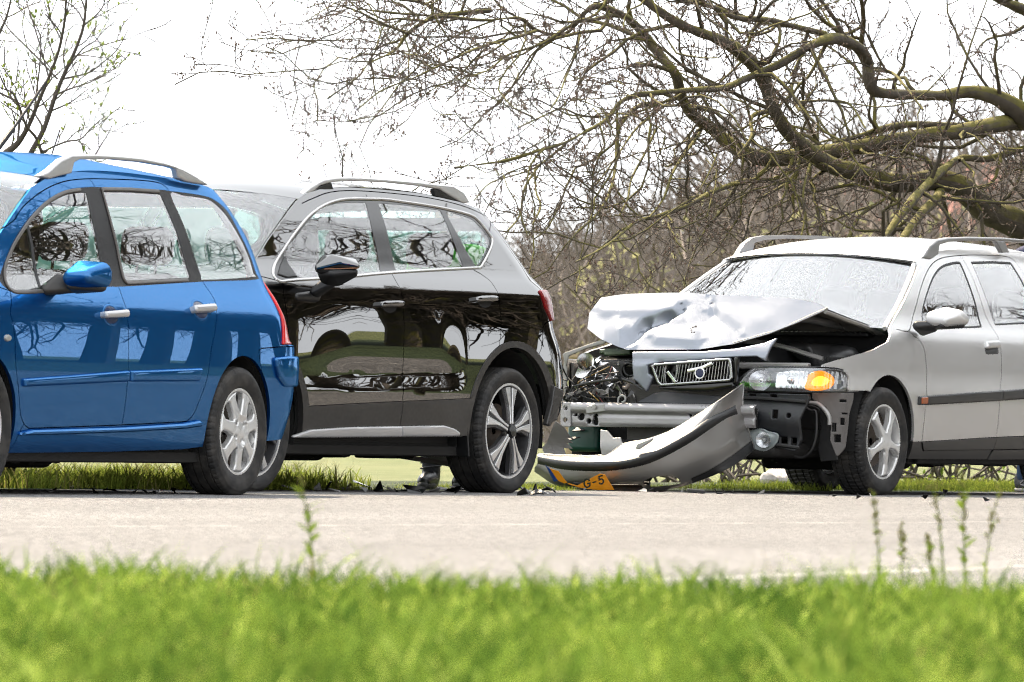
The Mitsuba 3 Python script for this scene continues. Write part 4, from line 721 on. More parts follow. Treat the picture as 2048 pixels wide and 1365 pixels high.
V.add('bulb_cap', cat(hullpts([(*LX(np.array(-.425), np.array(.645), np.array(-.07)), .018)]), hullpts([(*LX(np.array(-.60), np.array(.65), np.array(-.075)), .02)])), 'chrome', parent=HL)
IL = V.add('indicator', pillow(smoothpoly([[-.714,.600],[-.716,.640],[-.730,.690],[-.79,.706],[-.845,.680],[-.862,.650],[-.850,.615],[-.80,.596]], 3), lambda u, v, w: LX(u, v, w - .035), .02, .012, .015, .008), 'indicator_lit', smooth=40, parent=HL)
scene[IL]['flip_normals'] = True; scene[IL]['emitter'] = {'type': 'area', 'radiance': pure(.42, .115, .002)}
IB = V.add('indicator_bulb', pillow(smoothpoly([[-.752,.625],[-.757,.655],[-.790,.675],[-.835,.660],[-.838,.640],[-.800,.618]], 3), lambda u, v, w: LX(u, v, w - .014), .006, .004, .015, .008), 'indicator_lit', smooth=40, parent=HL); scene[IB]['flip_normals'] = True; scene[IB]['emitter'] = {'type': 'area', 'radiance': pure(.95, .50, .03)}
V.add('sidelight', pillow(rounded([[-.866,.632],[-.866,.655],[-.905,.656],[-.905,.634]], .004), lambda u, v, w: LX(u, v, w - .03), .01, .004, .02, .008), 'white_paint', parent=HL)
pn = rounded([[-.31,.572],[-.723,.570],[-.728,.548],[-.699,.472],[-.682,.423],[-.684,.309],[-.65,.243],[-.534,.263],[-.345,.290],[-.316,.466]], .010)
ph = unary_union([sbox(-.545,.43,-.515,.475), Point(-.615,.447).buffer(.012), Point(-.385,.425).buffer(.017), sbox(-.60,.285,-.56,.325), sbox(-.655,.28,-.625,.32), sbox(-.40,.545,-.36,.565), sbox(-.53,.548,-.49,.566)])
PN = V.add('bumper_carrier', pillow(pn.difference(ph), lambda u, v, w: np.stack([-.74 - w + .03 * np.sin(v * 26) * .4 + .15 * np.maximum(0, -u - .6), u, v], -1), .02, .008, .02, .01), 'plastic_blue_black', smooth=40, label='dark plastic carrier under the headlamp')
V.add('rail', tube(spline([(-.775, -.31, .545), (-.775, -.5, .540), (-.76, -.72, .528)], 5), .012, 8), 'plastic_dark', parent=PN); V.add('rail', tube(spline([(-.770, -.31, .300), (-.772, -.5, .285), (-.75, -.68, .265)], 5), .011, 8), 'plastic_dark', parent=PN)
V.add('bracket', pillow(rounded([[-.325,.508],[-.435,.478],[-.430,.425],[-.335,.455]], .004).difference(Point(-.365,.478).buffer(.012)), lambda u, v, w: np.stack([-.785 - w, u, v], -1), .006, .002, .02, .008), 'steel_light', parent=PN)
V.add('white_cap', hullpts([(-.765, -.405, .405, .016)]), 'white_paint', parent=PN)
fg = smoothpoly([[-.368,.348],[-.452,.366],[-.497,.352],[-.555,.338],[-.552,.300],[-.52,.265],[-.472,.245],[-.41,.262],[-.372,.31]], 4)
FG = V.add('fog_lamp', pillow(fg, lambda u, v, w: np.stack([-.80 - w, u, v], -1), .03, .02, .02, .01, back=False), 'glass_clear', smooth=60)
V.add('housing', pillow(fg.buffer(.004), lambda u, v, w: np.stack([-.775 - w, u, v], -1), .01, .004, .02, .01), 'lamp_grey', parent=FG)
t_ = np.linspace(0, 1, 10)[:, None]; th = np.linspace(0, 2 * np.pi, 33)[None]; V.add('reflector', grid(np.stack([-.79 - .03 * t_**2 + 0 * th, -.485 + .045 * t_ * np.cos(th), .305 + .042 * t_ * np.sin(th)], -1)), 'reflector', smooth=60, parent=FG); V.add('bulb', hullpts([(-.805, -.485, .305, .012)]), 'white_paint', parent=FG)
p2_ = rounded([[-.69,.580],[-.93,.585],[-.925,.544],[-.885,.462],[-.875,.38],[-.855,.281],[-.815,.215],[-.785,.312],[-.79,.427],[-.765,.500],[-.69,.548]], .006)
ph = unary_union([sbox(-.845,.40,-.825,.44), sbox(-.81,.36,-.79,.41), sbox(-.86,.40,-.85,.43), sbox(-.83,.30,-.80,.345), sbox(-.86,.53,-.82,.545), sbox(-.875,.46,-.83,.47)])
V.add('fender_bracket', pillow(p2_.difference(ph), lambda u, v, w: np.stack([-.60 - w + 1.1 * np.maximum(0, -u - .74), np.maximum(u, -.845 + .1 * (u + .845)), v], -1), .012, .004, .015, .008), 'liner_grey', smooth=40, label='grey bracket with square holes beside the front wheel')
V.add('arch_liner', pillow(rounded([[-.673,.491],[-.763,.476],[-.775,.312],[-.795,.198],[-.689,.187],[-.670,.253],[-.685,.376]], .006), plane_yz(-.46), .01, .004, .02, .01), 'plastic_dark')
V.add('bent_pipe', tube(spline([(-.62, -.685, .522), (-.63, -.736, .518), (-.63, -.781, .483), (-.63, -.808, .443), (-.63, -.811, .400)], 6), .0125, 10), 'steel_light', smooth=60)
V.add('hose', tube(spline([(-.62, -.66, .505), (-.64, -.674, .490), (-.64, -.701, .478), (-.64, -.728, .474), (-.64, -.735, .40), (-.64, -.731, .327), (-.64, -.706, .253), (-.64, -.654, .211), (-.64, -.60, .214)], 6), .0085, 8), 'plastic_dark', smooth=60)
V.add('cable_loop', tube(spline([(-.63, -.665, .50), (-.64, -.70, .505), (-.64, -.745, .49), (-.63, -.74, .472), (-.63, -.70, .470), (-.62, -.665, .485)], 5), .005, 6), 'ink', smooth=60)
# engine bay
EB = V.add('engine_cover', hullpts([(-.42, -.28, .80, .04), (-.42, .15, .80, .04), (.16, -.33, .80, .045), (.18, .2, .80, .04), (-.38, -.33, .72, .03), (.20, -.35, .72, .03), (-.40, .2, .72, .03)]), 'plastic_ribbed', smooth=40)
V.add('airbox', hullpts([(-.25, -.50, .835, .03), (.22, -.52, .835, .03), (-.2, -.38, .84, .03), (.25, -.40, .84, .03), (-.2, -.55, .70, .03), (.2, -.55, .7, .03)]), 'plastic_ribbed', smooth=40)
V.add('suspension_tower', revolve_z([(.16, .70), (.15, .80), (.12, .845), (.07, .86), (.0005, .862)], (.08, -.52)), 'plastic_ribbed', smooth=50)
V.add('pipe', tube(spline([(-.32, -.30, 1.01), (-.15, -.45, 1.005), (.02, -.50, .985), (.30, -.52, .972), (.40, -.6, .955)], 6), .024, 10), 'pipe_grey', smooth=60)
V.add('cowl', cat(rbox(.16, 1.30, .03, .01, (.33, 0, .925)), *[rbox(.02, .012, .02, .002, (.26, y, .935)) for y in np.arange(-.6, .3, .03)]), 'plastic_dark')
V.add('wiper', cat(tube([(.30, -.60, .955), (.12, -.1, .985), (.12, .1, .99)], .010, 6), tube([(.26, -.5, .968), (.05, .05, .99)], .006, 6)), 'plastic_dark')
V.add('crossmember', cat(tube(spline([(-.40, -.66, .775), (-.40, -.3, .862), (-.38, .1, .868)], 6), .014, 8), rbox(.05, 1.3, .04, .01, (-.56, 0, .73))), 'steel_light')
V.add('engine', cat(rbox(.62, .95, .40, .06, (-.2, .05, .50)), rbox(.5, .3, .3, .05, (-.1, -.5, .5)), *[tube(spline([(-.5, y, .55), (-.58, y + .1, .62), (-.5, y + .2, .70), (-.3, y + .25, .72)], 5), .022, 8) for y in (-.45, -.2, .1, .35)]), 'shell_dark')
V.add('bulkhead', rbox(.03, 1.5, .62, .01, (.36, 0, .62)), 'shell_dark')
V.add('inner_wing', rbox(.75, .03, .34, .01, (-.05, -.70, .62)), 'shell_dark', both=True)
RD = V.add('radiator', cat(rbox(.03, .75, .42, .008, (-.70, .05, .40)), *[rbox(.006, .72, .004, .001, (-.718, .05, z)) for z in np.arange(.22, .58, .012)]), 'steel_dark')
V.add('shroud', pillow(rounded([[.346,.504],[.248,.562],[.195,.572],[-.126,.552],[-.32,.545],[-.32,.504]], .006), lambda u, v, w: np.stack([-.76 - w + .6 * (v - .5), u, v], -1), .012, .005, .02, .01), 'liner_blue', parent=RD)
V.add('fan_hole', pillow(Point(.435, .70).buffer(.05).difference(Point(.435, .70).buffer(.036)), plane_yz(-.645), .02, .006, .02, .008), 'plastic_dark')
V.add('coolant_tank', rbox(.14, .20, .17, .03, (-.62, .72, .30)), 'coolant', smooth=50)
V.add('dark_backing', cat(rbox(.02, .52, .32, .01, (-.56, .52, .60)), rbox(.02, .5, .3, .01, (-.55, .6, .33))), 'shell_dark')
V.add('lamp_housing', pillow(smoothpoly([(.62,.744),(.50,.745),(.42,.733),(.405,.70),(.419,.656),(.48,.640),(.56,.655),(.62,.69)], 3).difference(Point(.445,.682).buffer(.040)), plane_yz(-.64), .03, .008, .02, .01), 'plastic_dark', label='broken lamp housing of the crushed corner')
V.add('white_screw', hullpts([(-.675, .505, .722, .007)]), 'white_paint')
V.add('green_unit', cat(rbox(.06, .17, .042, .01, (-.60, .54, .795), rot([1, 0, 0], -4)), trimesh.creation.cylinder(.016, .04, sections=14, transform=trs(-.60, .635, .795) @ rot([1, 0, 0], 90))), 'green_plastic', smooth=40)
V.add('trim_strip', pillow(rounded([[.713,.590],[.66,.606],[.60,.622],[.521,.634],[.407,.650],[.33,.630],[.291,.600],[.225,.562],[.28,.590],[.33,.612],[.407,.632],[.521,.618],[.62,.600],[.66,.592]], .001), plane_yz(-.86), .012, .004, .02, .008), 'gloss_black', smooth=40)
V.add('spring_clip', tube(spline([(-.87, .411, .500), (-.87, .406, .530), (-.87, .386, .543), (-.87, .368, .535), (-.87, .366, .515), (-.87, .385, .503)], 5), .006, 8), 'white_paint', smooth=60)
V.add('hose_end', cat(tube(spline([(-.80, .425 + .0 * 1, .618), (-.82, .39, .630), (-.83, .365, .612), (-.83, .378, .588), (-.81, .405, .592)], 5), .011, 8)), 'beige_plastic', smooth=60)
V.add('right_fender', cat(pillow(rounded([[.885,.775],[.87,.787],[.639,.862],[.60,.858],[.62,.84],[.731,.812],[.846,.765],[.862,.70]], .003), plane_yz(-.62), .012, .004, .02, .01), pillow(rounded([[.888,.77],[.874,.78],[.862,.68],[.866,.56],[.880,.52],[.89,.60]], .003), plane_yz(-.58), .03, .008, .02, .01), rbox(.5, .02, .30, .008, (-.33, .885, .60))), 'bumper_silver', label='crushed far front fender', smooth=40)
V.add('right_fender_liner', rbox(.6, .02, .34, .008, (-.25, .86, .56)), 'liner_grey')
rg = np.random.default_rng(11)
def shard(c, s, rg):
    n = rg.integers(3, 6); p = np.array([(s * rg.uniform(.4, 1) * math.cos(t), s * rg.uniform(.2, 1) * math.sin(t), 0) for t in np.sort(rg.uniform(0, 6.28, n))])
    h = s * .06; v = np.vstack([p + [0, 0, h], p - [0, 0, h]]); v[:, 2] += .5 * s * np.sin(v[:, 0] / s * 1.5)
    M = trimesh.transformations.random_rotation_matrix(rg.random(3))[:3, :3]
    f = [(0, i, i + 1) for i in range(1, n - 1)] + [(n, n + i + 1, n + i) for i in range(1, n - 1)] + [(i, i + n, (i + 1) % n) for i in range(n)] + [((i + 1) % n, i + n, (i + 1) % n + n) for i in range(n)]
    return trimesh.Trimesh(v @ M.T + c, f, process=False)
for nm, mt, cnt, lo_, hi_, s_ in (('plastic_splinter', 'gloss_black', 34, (-.86, .36, .50), (-.68, .80, .66), (.02, .06)), ('reflector_shard', 'reflector', 22, (-.84, .44, .58), (-.70, .74, .77), (.02, .055)), ('metal_splinter', 'steel_light', 26, (-.86, .36, .50), (-.68, .82, .66), (.02, .055)), ('loose_shard', 'plastic_dark', 14, (-.9, .70, .30), (-.7, .84, .56), (.02, .06))):
    V.add(nm, cat(*[shard(rg.uniform(lo_, hi_), rg.uniform(*s_), rg) for _ in range(cnt)]), mt, smooth=False, kind='stuff')
V.add('lamp_shard', cat(tm(grid(np.stack([-.80 + .08 * t_ * np.cos(th * .5), .655 + .055 * (1 - .4 * t_) * np.cos(th * .9), .735 - .06 * t_ + .05 * np.sin(th * .9) * (1 - .3 * t_)], -1)))), 'reflector', smooth=40, label='broken reflector of the smashed headlamp')
for n, (mt, y0) in enumerate((('ink', .78), ('ink', .70), ('wire_red', .56), ('wire_yellow', .60), ('ink', .62), ('ink', .50), ('ink', .74), ('ink', .66))):
    p = [(-.80 + rg.uniform(-.05, .05), y0 + rg.uniform(-.09, .09), .50 + t * .2 + rg.uniform(-.03, .03)) for t in np.linspace(0, 1, 5)]
    V.add('wire', tube(spline(p, 6), .0035 if mt != 'ink' else .005, 6), mt, smooth=60)
# ---------------------------------------------------------------- ground, road, verges
def _road(p, n, uv):
    s = mikit.noise(p.x * 60, p.y * 26) * .55 + mikit.noise(p.x * 130, p.y * 60) * .45; q = p.x * .907 - p.y * .42; w = .55 * mikit.fbm(p.x * .7 + p.y * .12, p.y * .5, 0., 4) + .45 * mikit.noise(q * 1.1, p.y * .05)
    c = mikit.mix((.050, .0475, .0455), (.240, .230, .222), mikit.smoothstep(.18, .82, s))
    return c * (.66 + .62 * w)
mat('asphalt', prin(proc(_road), .75, specular=.4))
def _line(p, n, uv):
    w = mikit.fbm(p.x * 9, p.y * 7, 0., 4); return mikit.mix((.17, .158, .148), (.36, .345, .33), mikit.smoothstep(.42, .62, w))
mat('road_paint', prin(proc(_line), .6))
def _worn(p, n, uv):
    w = mikit.fbm(p.x * 9, p.y * 5, 0., 4); return mikit.mix((.15, .142, .135), (.27, .258, .245), mikit.smoothstep(.40, .70, w))
mat('road_paint_worn', prin(proc(_worn), .7))
def _field(p, n, uv):
    w = mikit.fbm(p.x * .10, p.y * .04, 0., 4); f = mikit.fbm(p.x * 3, p.y * 1.2, 0., 3)
    return mikit.mix((.085, .112, .024), (.145, .152, .052), mikit.smoothstep(.3, .7, w * .6 + f * .4))
mat('pasture', prin(proc(_field), .9))
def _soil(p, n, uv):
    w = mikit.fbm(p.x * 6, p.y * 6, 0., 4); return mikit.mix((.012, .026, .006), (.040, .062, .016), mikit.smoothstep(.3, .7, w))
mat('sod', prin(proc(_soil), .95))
def flat(pts, z):
    p = Polygon(pts); v, f = trimesh.creation.triangulate_polygon(p, engine='earcut'); return trimesh.Trimesh(np.c_[v, np.full(len(v), z)], f, process=False)
def struct(name, mesh, m): return put(name, mesh, m, smooth=False, kind='structure')
U = np.array([.42, .907]); U /= np.linalg.norm(U); NR = np.array([U[1], -U[0]])       # along the road, and across it to the near side
FA, NA = np.array([-2.5, 44.4]), np.array([.42, 22.5])
far = lambda t, o=0.: FA + U * t + NR * o
NE = np.array([.31, .951]); near = lambda t, o=0.: NA + NE * t + np.array([NE[1], -NE[0]]) * o
struct('field', flat([(-2500, -600), (2500, -600), (2500, 2800), (-2500, 2800)], -.030), 'pasture')
struct('road', flat([far(-200), far(66), near(82, 1), near(82, 8), near(-6, 8), near(-60, 12)], 0), 'asphalt')
struct('road_marking', flat([near(-14, -.16), near(90, -.16), near(90, -.03), near(-14, -.03)], .0012), 'road_paint')
cl = np.array([-1.75, 30.2])
for k, (t0, t1) in enumerate(((-14, 30),)): struct('road_marking', flat([cl + U * t0, cl + U * t1, cl + U * t1 + NR * .13, cl + U * t0 + NR * .13], .0012), 'road_paint_worn')
NV = [(-60, 8), (-6, 18.4), (-2.0, 18.9), (-.6, 18.6), (.4, 18.5), (1.0, 19.2), (1.4, 20.6), (1.9, 23), (2.6, 26), (12, 55), (60, 190)]
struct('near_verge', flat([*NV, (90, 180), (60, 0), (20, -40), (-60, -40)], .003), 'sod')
FV = [far(-120), far(150), far(150, -3.2), far(-120, -3.2)]
struct('far_verge', flat(FV, -.004), 'sod')
# ---------------------------------------------------------------- grass
def _blade(p, n, uv):
    w = mikit.noise(p.x * 34, p.y * 34); t = mikit.fbm(p.x * 5, p.y * 3.2, 0., 2); u = mikit.noise(p.x * .9, p.y * .7)
    c = mikit.mix((.016, .050, .008), (.165, .235, .036), mikit.smoothstep(.18, .72, .45 * w + .55 * t)); c = mikit.mix(c, mi.Color3f(.44, .50, .11), mikit.smoothstep(.70, .92, w))
    return mikit.mix(c, mi.Color3f(.135, .215, .03), .35 * u)
mat('grass_blade', {'type': 'principledthin', 'base_color': mikit.proc(lambda p, n, uv: _blade(p, n, uv) * 1.15), 'roughness': .34, 'diff_trans': .55, 'eta': 1.45}, False)
def _blade2(p, n, uv):
    w = mikit.noise(p.x * 25, p.y * 25, p.z * 6); return mikit.mix((.13, .21, .025), (.42, .46, .08), w)
mat('grass_far', {'type': 'principledthin', 'base_color': proc(_blade2), 'roughness': .42, 'diff_trans': 1.05, 'eta': 1.4}, False)
mat('grass_dry', {'type': 'principledthin', 'base_color': rgb(.30, .27, .10), 'roughness': .6, 'diff_trans': .8}, False)
def blades(n, size, h0, h1, w0, w1, rg, lean=.35, clump=0):
    x = rg.uniform(-size / 2, size / 2, (n, 2))
    if clump: c = rg.uniform(-size / 2, size / 2, (clump, 2)); x = c[rg.integers(0, clump, n)] + rg.normal(0, size * .06, (n, 2))
    h = rg.uniform(h0, h1, n) * (.55 + .45 * rg.random(n)); w = rg.uniform(w0, w1, n); a = rg.uniform(0, 2 * np.pi, n); b = rg.uniform(0, 2 * np.pi, n); le = h * lean * rg.uniform(.2, 1.6, n)
    t = np.array([0, .36, .70, 1.]); k = np.array([1., .9, .6, .0])
    ctr = np.stack([x[:, 0, None] + le[:, None] * np.cos(b)[:, None] * t**2, x[:, 1, None] + le[:, None] * np.sin(b)[:, None] * t**2, h[:, None] * (t - .12 * t**3)], -1)
    o = np.stack([np.cos(a), np.sin(a), 0 * a], -1)[:, None] * (w[:, None] * k)[..., None] / 2
    v = np.concatenate([(ctr - o)[:, :3], (ctr + o)[:, :3], ctr[:, 3:]], 1); f = np.array([[0, 3, 4], [0, 4, 1], [1, 4, 5], [1, 5, 2], [2, 5, 6]])
    return v.reshape(-1, 3), (f[None] + 7 * np.arange(n)[:, None, None]).reshape(-1, 3)
rg = np.random.default_rng(21)
def group(name, mesh, m): scene[name] = {'type': 'shapegroup', 'blades': mikit.ply(mesh, m, smooth=False)}
for k in range(3): group(f'turf{k}', blades(520, .62, .05, .175, .006, .0145, rg, .6, 26), 'grass_blade')
group('turf_short', blades(430, .62, .03, .11, .004, .009, rg, .5, 18), 'grass_blade')
group('turf_tall', blades(40, .62, .13, .24, .003, .0055, rg, .6, 5), 'grass_blade')
group('turf_dry', blades(90, .62, .08, .19, .002, .004, rg, .7), 'grass_dry')
group('tuft_far', blades(330, .9, .04, .145, .004, .010, rg, .7, 14), 'grass_far'); group('tuft_low', blades(300, .9, .03, .085, .003, .007, rg, .5), 'grass_far'); group('tuft_dry', blades(60, .9, .08, .26, .003, .006, rg, .7, 9), 'grass_dry')
cnt = {}
def inst(base, grp, x, y, z=0, s=1., a=None):
    cnt[base] = cnt.get(base, 0) + 1; k = f'{base}__{cnt[base]:03d}'
    scene[k] = {'type': 'instance', 'to_world': T().translate([x, y, z]).rotate([0, 0, 1], a if a is not None else float(rg.uniform(0, 360))).scale([s, s, s * float(rg.uniform(.85, 1.15))]), 'g': {'type': 'ref', 'id': grp}}
NP = Polygon([*NV, (40, 40), (20, -40), (-60, -40)])
for y in np.arange(7.6, 27, .46):
    hw = .0655 * y + .35
    for x in np.arange(-hw, hw, .46):
        px, py = x + rg.uniform(-.1, .1), y + rg.uniform(-.1, .1)
        q = NP.boundary.distance(Point(px, py)) if NP.contains(Point(px, py)) else -1
        if q > .5:
            inst('near_grass', f'turf{rg.integers(0, 3)}', px, py, s=1. if q > 1.6 else .66)
            if rg.random() < .4: inst('near_grass', 'turf_dry', px, py)
            if rg.random() < .35 and q < 3.5: inst('near_grass', 'turf_tall', px, py)
        elif q > .02: inst('near_grass', 'turf_short', px, py)
tag('near_grass', 'lush green grass filling the foreground', 'grass', kind='stuff')
for t in np.arange(-12, 24, .7):
    for o in (-.35, -.95, -1.6, -2.4):
        p = far(t, o) + rg.uniform(-.25, .25, 2)
        left = p[0] < -1.2 + .0 * t
        if left: inst('far_grass', 'tuft_far', *p, s=1.05)
        elif p[0] > 1.6: inst('far_grass', 'tuft_low', *p, s=.9)
        elif o > -1.2 and rg.random() < .75: inst('far_grass', 'tuft_low', *p, s=.55)
        if rg.random() < (.45 if left else .12): inst('far_grass', 'tuft_dry', *p, s=1. if left else .5)
tag('far_grass', 'rough grass along the far edge of the road', 'grass', kind='stuff')
# ---------------------------------------------------------------- weeds in the near verge
mat('weed_leaf', {'type': 'principledthin', 'base_color': rgb(.24, .34, .05), 'roughness': .5, 'diff_trans': .9}, False)
mat('weed_head', {'type': 'principledthin', 'base_color': rgb(.36, .34, .12), 'roughness': .6, 'diff_trans': .9}, False)
def leaf(p, d, L, w, up=.3):
    d = np.array(d, float); d /= np.linalg.norm(d); s = np.cross(d, [0, 0, 1]); s /= np.linalg.norm(s) + 1e-9; p = np.array(p)
    t = [0, .3, .65, 1.]; k = [.15, 1, .8, 0]
    c = [p + d * L * a + np.array([0, 0, up * L * (a - a * a)]) for a in t]
    v = [c[0] - s * w * .1, c[0] + s * w * .1, c[1] - s * w / 2, c[1] + s * w / 2, c[2] - s * w * .4, c[2] + s * w * .4, c[3]]
    return trimesh.Trimesh(v, [(0, 1, 3), (0, 3, 2), (2, 3, 5), (2, 5, 4), (4, 5, 6)], process=False)
WEED = [(-.46, 20.9, .28, 'leafy weed standing alone above the grass left of the middle', 1), (.93, 22.6, .235, 'thin seeding weed, leftmost of the tall stalks at the right', 0), (1.00, 22.8, .155, 'short weed between the thin stalk and the bushy one', 0), (1.07, 22.7, .125, 'bushy dark weed, lowest of the plants at the right', 1), (1.125, 23.4, .27, 'tall leaning seeding weed at the right, second from the frame edge', 0), (1.185, 23.4, .29, 'tallest seeding weed at the right', 1), (1.26, 23.6, .235, 'curved seeding weed nearest the right edge', 0)]
WEED = [(x * (.875 if y > 22 else .885), y * (.875 if y > 22 else .885), .4 - (.4 - h) * .878, lb, kd) for x, y, h, lb, kd in WEED]
for x, y, h, lb, kind in WEED:
    k = uniq('weed'); USED.add(k); tag(k, lb, 'weed')
    r2 = np.random.default_rng(int(abs(x) * 1000)); b = r2.uniform(-.05, .08); sp_ = spline([(x - b * .5, y, .02), (x - b * .2, y, h * .35), (x + b * .3, y, h * .7), (x + b, y, h)], 6)
    put(f'{k}__stem', tube(sp_, np.linspace(.0028, .0010, len(sp_)), 6), 'weed_leaf')
    lv = [leaf(sp_[int(i)], (math.cos(q), math.sin(q), r2.uniform(.2, .9)), r2.uniform(.02, .045) * (1.3 if kind else .8), r2.uniform(.008, .016) * (1.3 if kind else .8)) for i, q in zip(np.linspace(3, len(sp_) * .75, 9 + 5 * kind), r2.uniform(0, 6.28, 20))]
    put(f'{k}__leaves', cat(*lv), 'weed_leaf', kind='stuff')
    hd = [trimesh.creation.icosphere(0, r2.uniform(.0022, .0042)) for _ in range(26)]
    for m in hd: m.apply_scale([1, 1, 1.5]); m.apply_translation(sp_[int(r2.uniform(len(sp_) * .55, len(sp_) - .1))] + r2.normal(0, .004, 3))
    put(f'{k}__seed_head', cat(*hd), 'weed_head', kind='stuff')
# ---------------------------------------------------------------- trees
def _bark(p, n, uv):
    k = mikit.fbm(p.x * 5, p.y * 5, p.z * 5, 4); g = mikit.fbm(p.x * 22, p.y * 22, p.z * 14, 3)
    c = mikit.mix((.050, .042, .034), (.150, .122, .095), g)
    moss = mikit.mix((.085, .080, .018), (.205, .180, .030), g)
    return mikit.mix(c, moss, mikit.smoothstep(-.25, .75, n.z + (k - .5) * 2.6))
mat('bark_moss', prin(proc(_bark), .9))
mat('twig', prin((.095, .074, .058), .8)); mat('bud', prin((.150, .088, .062), .7)); mat('bark_plain', prin((.085, .070, .058), .85))
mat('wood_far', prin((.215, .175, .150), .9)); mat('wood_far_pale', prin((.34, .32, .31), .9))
mat('young_leaf', {'type': 'principledthin', 'base_color': rgb(.20, .27, .03), 'roughness': .5, 'diff_trans': .95}, False)
def tubes(items, n=4):
    """many thin tubes in one mesh; items: (points, radii)"""
    V, F, m = [], [], 0
    for P, r in items:
        t = tube(P, r, n, caps=False); V.append(t.vertices); F.append(t.faces + m); m += len(t.vertices)
    return np.vstack(V), np.vstack(F)
def walk(p, d, L, n, rg, crook, pull):
    P = [p]; s = L / n
    for _ in range(n):
        d = d + rg.normal(0, crook, 3) + pull; d /= np.linalg.norm(d); P.append(P[-1] + d * s)
    return np.array(P)
def side(t, rg, lo, hi):
    a = rg.normal(0, 1, 3); a -= t * (a @ t); a /= np.linalg.norm(a) + 1e-9; th = rg.uniform(lo, hi); return t * math.cos(th) + a * math.sin(th)
def sprout(P, R, level, rg, spec, out):
    """children along the polyline P with radii R"""
    sp_ = spec[level]; seg_ = np.linalg.norm(np.diff(P, axis=0), axis=1); s = np.r_[0, np.cumsum(seg_)]
    t = sp_['start'] * s[-1] + rg.uniform(0, sp_['gap'])
    while t < s[-1]:
        i = min(np.searchsorted(s, t, side='right') - 1, len(P) - 2); u = (t - s[i]) / seg_[i]; p = P[i] + (P[i + 1] - P[i]) * u; r = R[i] + (R[i + 1] - R[i]) * u
        d = side((P[i + 1] - P[i]) / seg_[i], rg, sp_['a0'], sp_['a1']); L = rg.uniform(*sp_['len']); r0 = min(r * .7, sp_['r']) ; n = sp_['n']
        Q = walk(p, d, L, n, rg, sp_['crook'], np.array(sp_['pull'])); RQ = np.linspace(r0, sp_['end'], n + 1); out[level].append((Q, RQ))
        if level + 1 < len(spec): sprout(Q, RQ, level + 1, rg, spec, out)
        t += sp_['gap'] * rg.uniform(.5, 1.5)
def buds(ends, rg, r0, r1, per):
    o = np.array([[1, 0, 0], [-1, 0, 0], [0, 1, 0], [0, -1, 0], [0, 0, 1], [0, 0, -1.]]); f0 = np.array([[0, 2, 4], [2, 1, 4], [1, 3, 4], [3, 0, 4], [2, 0, 5], [1, 2, 5], [3, 1, 5], [0, 3, 5]])
    c = np.vstack([Q[rg.integers(1, len(Q), per)] + rg.normal(0, r1, (per, 3)) for Q, _ in ends]); s = rg.uniform(r0, r1, (len(c), 1, 3)) * [1, 1, 1.5]
    return (c[:, None] + o * s).reshape(-1, 3), (f0[None] + 6 * np.arange(len(c))[:, None, None]).reshape(-1, 3)
